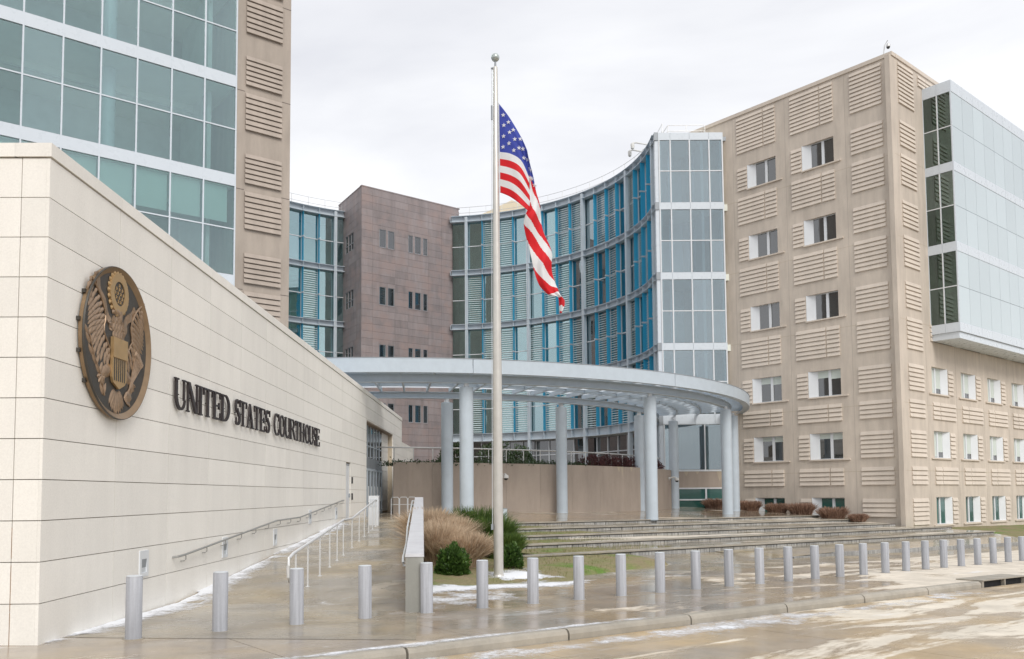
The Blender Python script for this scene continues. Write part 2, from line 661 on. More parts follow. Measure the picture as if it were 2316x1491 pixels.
M['turf'] = turf_mat()
M['soil'] = stone('mulch', (.14, .10, .07), .3, .95)
# ================================================================== THE SETTING
def sheet(name, rows, mat, kind='structure', parent=None, smooth=False):
    mb = MB()
    nc = len(rows[0])
    mb.v = [tuple(p) for r in rows for p in r]
    mb.f = [(i * nc + j, i * nc + j + 1, (i + 1) * nc + j + 1, (i + 1) * nc + j) for i in range(len(rows) - 1) for j in range(nc - 1)]
    mb.m = [0] * len(mb.f)
    o = mb.build(name, mat, parent, smooth)
    if kind and not parent:
        o['kind'] = kind
    return o


sheet('ground', [[street(t, d, -.62) for d in (-500, -60, 0, 60, 700)] for t in (-600, -60, 0, 60, 120, 700)], M['soil'])

# road slabs
road = thing('road', street(20, -8, -.16), None, None, kind='structure')
rs = {}
for i in range(-6, 20):
    for j in range(3):
        d1 = -3.08 - j * 3.6
        me = rs.setdefault(0, boxmesh(4.586, 3.586, .12, M['road'], 'road_slab'))
        o = place('road_slab', me, road, street(i * 4.6, d1 - 3.6, -.285), pi / 2 - radians(STREET_AZ))
        o.rotation_euler = (0, -math.atan(GRADE), pi / 2 - radians(STREET_AZ))
# pavement slabs
walk = thing('pavement', street(20, 0, -.1), None, None, kind='structure')
me = boxmesh(2.988, 6.2, .1, M['sidewalk'], 'paving_slab')
for i in range(-6, 28):
    o = place('paving_slab', me, walk, street(i * 3.0 + 1.1, -2.84, -.1))
    o.rotation_euler = (0, -math.atan(GRADE), pi / 2 - radians(STREET_AZ))
# kerb stones, one left out for the storm drain
kerb = thing('kerb', street(20, -3, -.1), None, None, kind='structure')
T_DRAIN = 20.75
kp = MB().prism([(0, 0, -.2), (0, .23, -.2), (0, .23, .004), (0, .07, .004), (0, .025, -.02), (0, 0, -.075)], (2.96, 0, 0)).mesh('kerb_stone', M['kerb'])
for i in range(-7, 26):
    t = T_DRAIN - 2.0 + i * 3.0 - 16 * 0
    if i == 1:
        continue
    o = place('kerb_stone', kp, kerb, street(t - 1.0, -3.08, 0))
    o.rotation_euler = (0, -math.atan(GRADE), pi / 2 - radians(STREET_AZ))
dr = thing('storm_drain', street(T_DRAIN, -3, -.15), 'dark two-slot storm drain opening set in the concrete kerb', 'drain')
mb = MB()
F_ST = Fr(B0[0], B0[1], STREET_AZ, -1)


def sbox(mb, t0, t1, d0, d1, z0, z1, mi=0):
    q = [street(t, d, z) for z in (z0, z1) for t, d in ((t0, d0), (t1, d0), (t1, d1), (t0, d1))]
    return mb.hexa(q, mi)


a, b = T_DRAIN, T_DRAIN + 2.94
sbox(mb, a, b, -3.1, -2.4, .006, .035)
sbox(mb, a, a + .12, -3.08, -2.86, -.2, .006)
sbox(mb, b - .12, b, -3.08, -2.86, -.2, .006)
sbox(mb, (a + b) / 2 - .03, (a + b) / 2 + .03, -3.08, -2.86, -.2, .006)
mb.build('drain_frame', M['kerb'], dr)
sbox(MB(), a + .121, b - .121, -2.98, -2.862, -.19, .005).build('drain_opening', M['dark'], dr)

# steps: five long terrace walls and a low one, parallel to the street
STEPS = [(17.7, .74, .0075, 20.7, 17, 47.3), (15.4, .57, .0085, 19, 16.5, 47.5), (13.0, .40, .0095, 17.1, 15.5, 47.7),
         (10.8, .22, .0095, 15.9, 15.0, 50.3), (8.25, .05, .0098, 14.2, 14.0, 49.8)]


def zstep(i, t):
    d, z0, sl, t0, a, b = STEPS[i]
    return z0 - sl * (t - t0)


def zlawn(t, d):
    z = GRADE * t - .055 + .08 * max(0, d - 3.4)
    tb = 12.5 if d < 4.3 else (12.8 + (d - 4.3) * 3.24 if d < 6 else 18.3)
    if d < 8.4 and tb + .15 < t < 52:
        z -= min(.4, (t - tb - .15) * .8)
    if d > 7.9:                       # kept under the treads and the plaza
        q = min(1, (d - 7.9) / .4) * min(1, max(0, (t - 13) / 2)) * (1 if t < 50 else max(0, 1 - (t - 50) / 3))
        if d > 17.5:
            q = 1 if t < 50 else q
            return z * (1 - q) + q * (.2 if t < 49 else z)
        z -= .22 * q
    return z


def SP(t, d, z):
    return Vector((B0[0] + ST[0] * t + SN[0] * d, B0[1] + ST[1] * t + SN[1] * d, z))


ords = ['topmost', 'second', 'third', 'fourth', 'fifth']
for i, (d, z0, sl, t0, a, b) in enumerate(STEPS):
    root = thing('terrace_step', SP((a + b) / 2, d, zstep(i, 30) - .4), ords[i] + ' long low stone terrace step counted down from the canopy plaza', 'terrace step', 'terrace steps')
    L_ = .745
    me = boxmesh(L_ - .036, .32, .385, M['block'], 'stone_block')
    n = int((b - a) / L_)
    for k in range(n):
        t = a + k * L_
        o = place('stone_block', me, root, SP(t, d, zstep(i, t) - .47))
        o.rotation_euler = (0, math.atan(sl), pi / 2 - radians(STREET_AZ))
    bk = MB()
    for k in range(12):
        u0, u1 = a + (b - a) * k / 12, a + (b - a) * (k + 1) / 12
        bk.hexa([SP(u, d + e, zstep(i, u) + z) for z in (-.12, -.051) for u, e in ((u0, .09), (u1, .09), (u1, .31), (u0, .31))])
    bk.build('shadow_strip', M['mauvejoint'], root)  # recessed dark strip, colours in the shadow line below the coping
    me2 = boxmesh(L_ * 2 - .012, .44, .05, M['kerb'], 'coping_stone')
    for k in range(n // 2):
        t = a + k * L_ * 2
        o = place('coping_stone', me2, root, SP(t, d - .06, zstep(i, t) - .05))
        o.rotation_euler = (0, math.atan(sl), pi / 2 - radians(STREET_AZ))
root = thing('terrace_step', street(36, 5.8, -.3), 'lowest kerb-like stone step along the back of the pavement, behind the right bollards', 'terrace step', 'terrace steps')
me = boxmesh(1.49, .25, .5, M['block'], 'stone_block')
for k in range(24):
    o = place('stone_block', me, root, street(24 + k * 1.5, 5.7, -.365 - .13 * max(0, 1 - k / 3)))
    o.rotation_euler = (0, -math.atan(GRADE), pi / 2 - radians(STREET_AZ))

# treads between the steps: turf on the left, paving on the right
GB = [18.6 + 3.6, 17 + 6.4, 15.9 + 4.0, 14.2 + 5.0]
for i in range(4):
    hi, lo = i, i + 1
    a = max(STEPS[hi][4], STEPS[lo][4])
    b = min(STEPS[hi][5], STEPS[lo][5])
    g = GB[i]

    def row(t):
        d0, d1 = STEPS[lo][0] + .37, STEPS[hi][0] + .003
        z0, z1 = zstep(lo, t) - .006, zstep(hi, t) - .165
        return [SP(t, d0 + (d1 - d0) * k / 4, z0 + (z1 - z0) * k / 4 + .012 * sin(t * 1.7 + k)) for k in range(5)]
    sheet('tread_lawn', [row(a + (g - a) * k / 12) for k in range(13)], M['turf'])
    sheet('tread_paving', [row(g + (b - g) * k / 16) for k in range(17)], M['tread'])
# tread in front of the fifth step
sheet('tread_paving', [[SP(t, dd, (zstep(4, t) - .165) * f + (GRADE * t - .0154 + .125 - .135 * max(0, 1 - (t - 24) / 4.5)) * (1 - f) - (.05 * f * max(0, 1 - (t - 24) / 4.5))) for dd, f in ((5.95, 0), (7, .45), (8.25, 1))] for t in [24 + 26 * k / 16 for k in range(17)]], M['tread'])
# apron of paving between pavement and steps
ap = MB()
pl = [(12.2, 3.37), (12.8, 4.3), (18.3, 6.0), (19.2, 8.2), (24, 8.2), (24, 5.72), (75, 5.72), (75, 3.37)]
ap.v = [tuple(SP(t, d, GRADE * t - .0154 - .008 + (max(0, d - 5.8) * .075))) for t, d in pl]
ap.f = [(0, 1, 2, 7), (2, 3, 4, 5), (2, 5, 7), (5, 6, 7)]
ap.m = [0] * 4
ap.build('apron', M['rampm'])['kind'] = 'structure'
# lawn and planting bed
rows = []
for i in range(152):
    t = 4.5 + i * .5
    rows.append([SP(t, 3.30 + k * .55 if k else 3.36, zlawn(t, 3.30 + k * .55) + (.025 * noise.noise(Vector((t * .6, k * .35, 0))) if k else 0)) for k in range(48)])
sheet('lawn', rows, M['turf'], smooth=True)

# ramp up along the pavilion
CH0, CH1 = Vector((-1.80, 15.88)), Vector((-4.20, 39.0))


def zramp(y, t):
    return max(GRADE * t - .0154 + .004, min(1.03, .0605 * (y - 17.9)))


rows = []
for i in range(29):
    y = 12.7 + i * .85
    r = []
    xr = CH0.x + (CH1.x - CH0.x) * (y - CH0.y) / (CH1.y - CH0.y)
    for k in range(5):
        x = -6.56 - .0148 * (y - 12) - .1 + (xr + .05 + 6.66 + .0148 * (y - 12)) * k / 4
        yy = y
        t, d = td(x, yy)
        r.append(Vector((x, yy, zramp(yy, t))))
    rows.append(r)
sheet('ramp', rows, M['rampm'])


def zplaza(x, y):
    t, d = td(x, y)
    z = min(1.06, zstep(0, t) + .055 * max(0, d - 17.7))
    f = min(1, max(0, (-1.2 - x) / 3.0))
    return z * (1 - f) + 1.036 * f


rows = []
for i in range(34):
    t = 10.5 + i * 1.105
    rr = []
    for k in range(20):
        d = 17.86 + k * 1.6
        q = SP(t, d, 0)
        rr.append(Vector((q.x, q.y, zplaza(q.x, q.y) - .008)))
    rows.append(rr)
sheet('plaza', rows, M['plaza'])


# snow: thin drifts with ragged edges
def snow(name, fn, x0, x1, y0, y1, step, zf, hmax=.05):
    mb = MB()
    idx = {}
    cov = []
    nx, ny = int((x1 - x0) / step), int((y1 - y0) / step)
    H = {}
    for i in range(nx + 1):
        for j in range(ny + 1):
            x, y = x0 + i * step, y0 + j * step
            H[i, j] = fn(x, y) + .8 * (noise.fractal(Vector((x * 1.6, y * 1.6, 3)), 1, 2, 4)) * .5
    for i in range(nx):
        for j in range(ny):
            if any(H[q] > -.25 for q in ((i, j), (i + 1, j), (i + 1, j + 1), (i, j + 1))):
                f = []
                for q in ((i, j), (i + 1, j), (i + 1, j + 1), (i, j + 1)):
                    if q not in idx:
                        idx[q] = len(mb.v)
                        x, y = x0 + q[0] * step, y0 + q[1] * step
                        mb.v.append((x, y, zf(x, y) + .004 + hmax * max(0, min(1, H[q])) * .9))
                        cov.append(H[q])
                    f.append(idx[q])
                mb.f.append(tuple(f))
                mb.m.append(0)
    if mb.f:
        o = mb.build(name, M['snow'], None, True)
        o['kind'] = 'stuff'
        at = o.data.attributes.new('cover', 'FLOAT', 'POINT')
        at.data.foreach_set('value', [.5 + c * .9 for c in cov])


def zwalk(x, y):
    t, d = td(x, y)
    return max(GRADE * t - .0154, zlawn(t, d)) + .003


def f_edge(x, y):
    t, d = td(x, y)
    if t < 6.2 or t > 13.5:
        return -1
    return .48 - abs(d - (3.2 + .25 * sin(t))) * (1.0 if t > 8 else .7) - max(0, t - 10.5) * .35


snow('snow_drift', f_edge, -2.6, 3.4, 17.2, 25, .09, zwalk)


def f_pole(x, y):
    return .7 - hypot((x - .25) * .9, (y - 23.3) * .75)


snow('snow_patch', f_pole, -1.2, 2, 21.6, 25.4, .08, zwalk, .09)


def f_wall(x, y):
    w = x - (-6.548 - .0148 * (y - 12.013))
    if w < 0:
        return -1
    return .36 - w * 1.35 + .2 * sin(y * .45) - (.3 if y < 13 else 0)


snow('snow_drift', f_wall, -7.0, -5.5, 12.0, 34, .09, lambda x, y: zramp(y, td(x, y)[0]) + .003, .03)
snow('snow_patch', lambda x, y: .28 - abs(td(x, y)[1] + 2.86) * 3.5 - .03 * abs(td(x, y)[0]), -9, 2.5, 8, 16, .08, lambda x, y: GRADE * td(x, y)[0] - .0154 + .006, .02)
snow('snow_patch', lambda x, y: .02 - abs(td(x, y)[1] + 3.55) * .8 - .012 * abs(td(x, y)[0] - 8) + (.12 * sin(td(x, y)[0] * .8)), -4, 12, 9.5, 22.5, .1, lambda x, y: GRADE * td(x, y)[0] - .0154 - .164, .015)
snow('snow_patch', lambda x, y: .2 - hypot((td(x, y)[0] - 6.6) * .5, td(x, y)[1] - 1.6) * .5, -3.2, 2.5, 15.5, 21, .09, lambda x, y: GRADE * td(x, y)[0] - .0154 + .003, .012)
# ================================================================== ENTRANCE PAVILION
FP = Fr(-6.548, 12.013, -.85, 1)
FQ = Fr(-6.548, 12.013, -90.85, -1)          # front face: runs to the left, faces the street
pav = thing('entrance_pavilion', FP.p(20, 0, 0), 'low cream stone pavilion on the left carrying the round emblem and lettering', 'building')
DOOR = (23.82, 24.88, 0, 3.42)
ENT = (29.3, 39.55, 0, 5.66)
CH = .5725
TOP = 12 * CH
mb = MB()
mb.fbox(FP, .06, 23.80, -7, -.055, -.5, TOP)
mb.fbox(FP, 23.80, 24.90, -7, -.055, 3.43, TOP)
mb.fbox(FP, 23.80, 24.90, -7, -.35, .9, 3.43)
mb.fbox(FP, 24.90, 29.29, -7, -.055, -.5, TOP)
mb.fbox(FP, 29.29, 39.56, -7, -.36, .5, 5.67)
mb.fbox(FP, 29.29, 39.56, -7, -.055, 5.67, TOP)
mb.fbox(FP, 39.56, 44.2, -7, -.055, .5, TOP)
mb.fbox(FP, 44.2, 51.4, -7, -.055, .5, 5.45)
mb.build('wall_core', M['joint'], pav)
npan = 0
for k in range(12):
    z0, z1 = k * CH + (.004 if k else -.06), (k + 1) * CH - .008
    for j in range(23):
        s0, s1 = j * 2.286, min((j + 1) * 2.286 - .012, 51.5)
        rr = [(s0, s1, z0, z1)]
        if s1 > 44.25:
            rr = rect_sub(rr, (44.25, 99, 5.5, 99))
        for h in (DOOR, ENT):
            rr = rect_sub(rr, h)
        if s0 > 39 and z1 < 1:
            continue
        for q in rr:
            fpiece('stone_panel', FP, q[0], q[1], -.05, 0, q[2], q[3], M['cream'], pav)
            npan += 1
    for s0, s1 in ((.052, .39), (.402, 2.67), (2.684, 4.95), (4.97, 7.0)):
        fpiece('stone_panel', FQ, s0, s1, -.05, -.001, z0, z1, M['cream'], pav)
for j in range(20):
    s0, s1 = j * 2.286 - (.025 if j == 0 else 0), min((j + 1) * 2.286 - .012, 44.27)
    fpiece('coping_stone', FP, s0, s1, -.5, .025, TOP + .012, TOP + .21, M['cream'], pav)
for s0, s1 in ((.48, 2.67), (2.684, 4.95), (4.97, 7.0)):
    fpiece('coping_stone', FQ, s0, s1, -.5, .025, TOP + .012, TOP + .21, M['cream'], pav)
MB().fbox(FP, .5, 44.2, -7, -.5, TOP - .02, TOP + .03).build('roof', M['steeldk'], pav)
mb = MB()
for z0, z1 in ((-.05, .45), (.47, 1.1), (1.2, 1.62)):
    mb.fbox(FQ, .391, .401, -.04, -.006, z0, z1)
mb.build('rust_stain', M['rust'], pav)
# recess lining of the entrance
mb = MB()
mb.fbox(FP, 29.3, 39.55, -.352, -.051, 5.61, 5.665)
mb.build('soffit', M['tanwall'], pav)
for k in range(2, 10):
    z0, z1 = max(k * CH + .004, .98), min((k + 1) * CH - .01, 5.6)
    if z1 - z0 > .1:
        fpiece('jamb_stone', FP, 36.95, 39.545, -.345, -.30, z0, z1, M['cream'], pav)
# doors and glazing
d_ = MB().fbox(FP, 23.86, 24.84, -.34, -.05, 1.0, 3.38).build('service_door', M['white'], pav)
MB().fbox(FP, 24.66, 24.72, -.05, .02, 1.95, 2.12).build('handle', M['steeldk'], d_)
MB().fbox(FP, 23.90, 24.80, -.052, -.045, 3.30, 3.36).build('door_closer', M['steeldk'], d_)
for z in (2.55, 1.85):
    MB().fbox(FP, 25.1, 25.22, 0, .05, z, z + .28).build('card_reader', M['black'], pav)
g = MB().fbox(FP, 29.35, 36.9, -.335, -.30, 3.42, 3.95).build('transom_panel', M['steeldk'], pav)
for i in range(7):
    s0 = 29.38 + i * 1.07
    w_ = MB().fbox(FP, s0, s0 + 1.05, -.33, -.315, 3.96, 5.58).build('upper_window', M['wglass'], pav)
    mb = MB().fbox(FP, s0, s0 + .06, -.33, -.27, 3.96, 5.58).fbox(FP, s0 + .06, s0 + 1.05, -.33, -.28, 4.52, 4.57)
    mb.build('window_frame', M['steel'], w_)
    d_ = MB().fbox(FP, s0, s0 + 1.05, -.33, -.31, 1.0, 3.41).build('glass_door', M['wglass'], pav)
    mb = MB().fbox(FP, s0, s0 + .10, -.33, -.26, 1.0, 3.41).fbox(FP, s0 + .95, s0 + 1.05, -.33, -.26, 1.0, 3.41).fbox(FP, s0 + .1, s0 + .95, -.33, -.27, 3.3, 3.41).fbox(FP, s0 + .1, s0 + .95, -.33, -.27, 1.0, 1.22)
    mb.build('door_frame', M['steel'], d_)
    MB().tube([FP.p(s0 + .85, -.2, 1.7), FP.p(s0 + .85, -.2, 2.5)], .018, 6).build('handle', M['stainless'], d_)
# small spikes on the parapet
for s in (3.0, 7.8, 25):
    MB().tube([FP.p(s, -.8, 7.0), FP.p(s, -.8, 7.62)], .02, 6).build('lightning_rod', M['alu'], pav)

# ------------------------------------------------------------------ lettering
# serif capitals drawn as stroke outlines on a unit cap height
def arcpts(cx, cy, rx, ry, a0, a1, n):
    return [(cx + rx * cos(radians(a0 + (a1 - a0) * i / n)), cy + ry * sin(radians(a0 + (a1 - a0) * i / n))) for i in range(n + 1)]


def rect(x0, y0, x1, y1):
    return [(x0, y0), (x1, y0), (x1, y1), (x0, y1)]


TK, TN, SE = .135, .05, .05         # thick stem, thin stem, serif height


def band(outer, inner):
    return [[outer[i], outer[i + 1], inner[i + 1], inner[i]] for i in range(len(outer) - 1)]


def stem(x, w=TK, top=True, bot=True, over=.07):
    r = [rect(x, 0, x + w, 1)]
    if top:
        r.append(rect(x - over, 1 - SE, x + w + over, 1))
    if bot:
        r.append(rect(x - over, 0, x + w + over, SE))
    return r


def oval(x, w, a0=0, a1=360, n=20):
    cx = x + w / 2
    return band(arcpts(cx, .5, w / 2, .52, a0, a1, n), arcpts(cx, .5, w / 2 - TK, .45, a0, a1, n))


GL = {}
GL['I'] = (stem(.07), .30)
GL['T'] = (stem(.31, top=False) + [rect(.0, 1 - .07, .78, 1), rect(0, .74, .05, 1), rect(.73, .74, .78, 1)], .78)
GL['H'] = (stem(.07) + stem(.63) + [rect(.2, .47, .66, .535)], .86)
GL['N'] = (stem(.09, TN) + [[(.05, 1), (.24, 1), (.82, 0), (.66, 0)]] + stem(.75, TN, bot=False), .90)
GL['U'] = (stem(.07, bot=False) [0:0] + [rect(.07, .32, .07 + TK, 1), rect(0, 1 - SE, .29, 1), rect(.64, .32, .64 + TN, 1), rect(.56, 1 - SE, .79, 1)] + band(arcpts(.388, .34, .318, .36, 180, 360, 14), arcpts(.43, .34, .21, .27, 180, 360, 14)), .80)
GL['E'] = (stem(.07) + [rect(.2, 1 - .065, .62, 1), rect(.2, 0, .64, .065), rect(.2, .47, .5, .53), rect(.57, .76, .62, 1), rect(.59, 0, .64, .26), rect(.45, .38, .5, .62)], .66)
GL['D'] = (stem(.07) + band(arcpts(.30, .5, .48, .5, -90, 90, 16), arcpts(.26, .5, .36, .435, -90, 90, 16)), .82)
GL['O'] = (oval(.03, .78), .84)
GL['C'] = (oval(.03, .80, 48, 312) + [rect(.64, .66, .70, 1.0), rect(.64, .03, .70, .30)], .78)
s_up = band(arcpts(.31, .735, .27, .28, 30, 250, 12), arcpts(.33, .735, .14, .215, 30, 250, 12))
s_lo = band(arcpts(.31, .265, .28, .28, -150, 80, 12), arcpts(.29, .265, .14, .215, -150, 80, 12))
GL['S'] = (s_up + s_lo + [[(.16, .56), (.28, .66), (.46, .42), (.34, .32)], rect(.50, .72, .55, 1), rect(.05, .0, .10, .28)], .62)
GL['A'] = ([[(.06, 0), (.12, 0), (.42, .98), (.36, 1)], [(.32, 1), (.46, 1), (.84, 0), (.65, 0)], rect(.2, .30, .62, .36), rect(-.02, 0, .22, SE), rect(.55, 0, .92, SE)], .90)
GL['R'] = (stem(.07) + band(arcpts(.34, .745, .34, .255, -90, 90, 12), arcpts(.30, .745, .225, .19, -90, 90, 12)) + [rect(.2, .49, .36, .55), [(.34, .5), (.50, .52), (.84, 0), (.65, 0)], rect(.64, 0, .92, SE)], .86)
sign = thing('wall_lettering', FP.p(11.4, 0, 3.75), 'dark bronze raised capital letters spelling UNITED STATES COURTHOUSE along the cream wall', 'sign')
for word, s0, s1 in (('UNITED', 4.66, 8.10), ('STATES', 8.46, 11.58), ('COURTHOUSE', 12.02, 18.18)):
    gap = .06
    tot = sum(GL[c][1] for c in word) + gap * (len(word) - 1)
    k = (s1 - s0) / tot
    s = s0
    H_ = .615
    for c in word:
        polys, w = GL[c]
        mb = MB()
        for ip, pl in enumerate(polys):
            e = .0012 * ip                     # strokes that cross never share a plane
            pts = [FP.p(s + x * k, .035 + e, 3.75 + y * H_) for x, y in pl]
            nrm = Vector((FP.n[0], FP.n[1], 0)) * .04
            mb.prism(pts, nrm)
        # stand-off pins
        mb.tube([FP.p(s + w * k * .45, -.01, 4.05), FP.p(s + w * k * .45, .05, 4.05)], .012, 5)
        mb.build('letter', M['letter'], sign)
        s += (w + gap) * k

# ------------------------------------------------------------------ round bronze emblem
SC_S, SC_Z, SR = 2.12, 4.565, 1.262
seal = thing('wall_emblem', FP.p(SC_S, 0, SC_Z - SR), 'large round bronze eagle emblem with gold rim on the cream wall', 'emblem')


def ep(x, y, n):
    return FP.p(SC_S + x * SR, n, SC_Z + y * SR)


def disc(name, r0, r1, n0, n1, mat, k=48, cx=0, cy=0, parent=seal, flute=0):
    mb = MB()
    ang = [2 * pi * i / k for i in range(k)]
    vs = []
    for rr, nn in ((r0, n0), (r1, n0), (r1, n1), (r0, n1)):
        vs += [ep(cx + rr * cos(a), cy + rr * sin(a), nn) for a in ang]
    fs = []
    for q in range(4):
        if r0 <= 0 and q == 3:
            continue
        for i in range(k):
            fs.append((q * k + i, q * k + (i + 1) % k, ((q + 1) % 4) * k + (i + 1) % k, ((q + 1) % 4) * k + i))
    mb.add(vs, fs)
    return mb.build(name, mat, parent, True)


disc('back_plate', .001, .962, .01, .06, M['bronzebg'])
mb = MB()
for r_, n_ in ((.93, .012), (1.0, .092), (.995, .117), (.988, .118)):
    mb.v += [tuple(ep(r_ * cos(2 * pi * i / 72), r_ * sin(2 * pi * i / 72), n_)) for i in range(72)]
for a in range(3):
    mb.f += [(a * 72 + i, a * 72 + (i + 1) % 72, (a + 1) * 72 + (i + 1) % 72, (a + 1) * 72 + i) for i in range(72)]
mb.m = [0] * len(mb.f)
mb.build('rim', M['bronzebg'], seal, True)
mb = MB()
for r_, n_ in ((.987, .119), (.915, .062)):
    mb.v += [tuple(ep(r_ * cos(2 * pi * i / 72), r_ * sin(2 * pi * i / 72), n_)) for i in range(72)]
for r_, n_ in ((.987, .02), (.915, .02)):
    mb.v += [tuple(ep(r_ * cos(2 * pi * i / 72), r_ * sin(2 * pi * i / 72), n_)) for i in range(72)]
for a, b in ((0, 1), (0, 2), (1, 3)):
    mb.f += [(a * 72 + i, a * 72 + (i + 1) % 72, b * 72 + (i + 1) % 72, b * 72 + i) for i in range(72)]
mb.m = [0] * len(mb.f)
mb.build('rim_bevel', M['rimgold'], seal, True)


def leaf(mb, x, y, ang, ln, wd, th, n0=.06, sharp=.6):
    """relief feather or leaf: starts at (x, y), points along ang (degrees)"""
    ca, sa = cos(radians(ang)), sin(radians(ang))
    k = 5
    vs = [ep(x, y, n0)]
    for i in range(1, k):
        f = i / k
        w = wd * (sin(pi * min(1, f * .9 + .12)) ** sharp) * .5
        h = n0 + th * (sin(pi * f) ** .6)
        for u, hh in ((-w, n0), (-w * .3, h), (w * .3, h), (w, n0)):
            vs.append(ep(x + ca * ln * f - sa * u, y + sa * ln * f + ca * u, hh))
    vs.append(ep(x + ca * ln, y + sa * ln, n0 + th * .2))
    fs = [(0, 2, 1), (0, 3, 2), (0, 4, 3)]
    for i in range(k - 2):
        b = 1 + i * 4
        fs += [(b + j, b + j + 1, b + j + 5, b + j + 4) for j in range(3)]
    b = 1 + (k - 2) * 4
    e = len(vs) - 1
    fs += [(b + j, b + j + 1, e) for j in range(3)]
    mb.add(vs, fs)


def curve(pts, t):
    n = len(pts) - 1
    f = t * n
    i = min(int(f), n - 1)
    u = f - i
    p0, p1, p2, p3 = pts[max(i - 1, 0)], pts[i], pts[i + 1], pts[min(i + 2, n)]
    return tuple(.5 * ((2 * p1[q]) + (-p0[q] + p2[q]) * u + (2 * p0[q] - 5 * p1[q] + 4 * p2[q] - p3[q]) * u * u + (-p0[q] + 3 * p1[q] - 3 * p2[q] + p3[q]) * u ** 3) for q in range(len(p0)))


inner = [(-.78, .70), (-.52, .52), (-.38, .30), (-.42, .10), (-.24, -.10)]
outer = [(-.84, .52), (-.82, .26), (-.80, .04), (-.62, -.22), (-.26, -.36)]
for sg in (1, -1):
    mb = MB()
    for row, (f0, f1, wd, n0) in enumerate(((.34, 1.04, .070, .060), (.14, .68, .062, .066), (.0, .36, .06, .072))):
        N = (17, 15, 13)[row]
        for i in range(N):
            t = (i + .4 * (row == 1)) / (N - .6)
            a, b = curve(inner, min(1, t)), curve(outer, min(1, t))
            x0, y0 = a[0] + (b[0] - a[0]) * f0, a[1] + (b[1] - a[1]) * f0
            x1, y1 = a[0] + (b[0] - a[0]) * f1, a[1] + (b[1] - a[1]) * f1
            leaf(mb, x0 * sg, y0, math.degrees(atan2(y1 - y0, (x1 - x0) * sg)), hypot(x1 - x0, y1 - y0), wd, .020, n0)
    w_ = mb.build('wing', M['bronze'], seal, True)
    MB().tube([ep(*(curve(inner, i / 12)[0] * sg, curve(inner, i / 12)[1]), .078) for i in range(13)], .018, 6).build('wing_bone', M['bronze'], w_, True)
# body, neck, head
mb = MB()
for i in range(9):
    for j in range(4):
        leaf(mb, -.12 + j * .07 + .02 * (i % 2), .36 - i * .05, -95 + j * 5, .12, .065, .02, .066)
mb.build('neck', M['bronze'], seal, True)
mb = MB()
leaf(mb, .08, .24, 105, .30, .17, .045, .06, .4)
leaf(mb, .06, .38, 165, .22, .13, .045, .065, .4)
leaf(mb, -.10, .44, 215, .12, .07, .03, .07, .5)
mb.build('head', M['bronze'], seal, True)
# shield
mb = MB()
sh = [(-.21, .06), (-.21, -.46), (-.17, -.53), (0, -.60), (.17, -.53), (.21, -.46), (.21, .06)]
mb.prism([ep(x, y, .07) for x, y in sh], Vector((FP.n[0], FP.n[1], 0)) * .04)
s_ = mb.build('shield', M['gold'], seal)
MB().prism([ep(x, y, .111) for x, y in [(-.21, -.20), (.21, -.20), (.21, .06), (-.21, .06)]], Vector((FP.n[0], FP.n[1], 0)) * .014).build('shield_chief', M['gold'], s_)
for i in range(6):
    x = -.165 + i * .06
    MB().prism([ep(a, b, .1112) for a, b in [(x, -.50), (x + .026, -.50), (x + .026, -.205), (x, -.205)]], Vector((FP.n[0], FP.n[1], 0)) * .003).build('shield_stripe', M['bronzebg'], s_)
# tail
mb = MB()
for i in range(9):
    a = -126 + i * 9
    leaf(mb, .0 + .12 * cos(radians(a)), -.52 + .1 * sin(radians(a)), a, .34 - abs(i - 4) * .02, .08, .022, .061 + .005 * (i % 2))
mb.build('tail', M['bronze'], seal, True)
# legs, olive branch, arrows
for sg in (1, -1):
    mb = MB()
    leaf(mb, .14 * sg, -.34, 200 if sg < 0 else -20, .34, .17, .035, .06, .4)
    for i in range(4):
        leaf(mb, .44 * sg, -.46, (200 + i * 35) if sg < 0 else (-20 - i * 35), .14, .05, .025, .065)
    mb.build('leg', M['bronze'], seal, True)
mb = MB()
stemp = [(-.36, -.72), (-.48, -.46), (-.66, -.26), (-.78, -.02)]
for i in range(7):
    p = curve(stemp, i / 6)
    leaf(mb, p[0], p[1], 128 + i * 2, .19, .07, .02)
    leaf(mb, p[0], p[1], 72 - i * 2, .18, .07, .02)
mb.tube([ep(*curve(stemp, i / 10), .075) for i in range(11)], .014, 5)
mb.build('olive_branch', M['bronze'], seal, True)
mb = MB()
for i in range(7):
    a = 44 + i * 4.5
    c_, s2 = cos(radians(a)), sin(radians(a))
    mb.tube([ep(.36 - .1 * c_, -.55 - .1 * s2, .075), ep(.36 + .5 * c_, -.55 + .5 * s2, .085)], .012, 5)
    leaf(mb, .36 + .46 * c_, -.55 + .46 * s2, a, .12, .06, .03, .08)
    leaf(mb, .36 - .06 * c_, -.55 - .06 * s2, a + 180, .16, .05, .03, .07)
mb.build('arrow_bundle', M['bronze'], seal, True)


def ribbon(pts, w):
    mb = MB()
    P = [curve(pts, i / 12) for i in range(13)]
    vs = []
    for i, p in enumerate(P):
        a, b = P[max(i - 1, 0)], P[min(i + 1, 12)]
        tx, ty = b[0] - a[0], b[1] - a[1]
        l_ = hypot(tx, ty) or 1
        nx, ny = -ty / l_ * w / 2, tx / l_ * w / 2
        h = .074 + .012 * sin(i * 1.3)
        vs += [ep(p[0] - nx, p[1] - ny, .06), ep(p[0] - nx, p[1] - ny, h), ep(p[0] + nx, p[1] + ny, h), ep(p[0] + nx, p[1] + ny, .06)]
    fs = [(i * 4 + j, i * 4 + j + 1, i * 4 + j + 5, i * 4 + j + 4) for i in range(12) for j in range(3)]
    mb.add(vs, fs)
    mb.build('scroll', M['bronze'], seal, True)


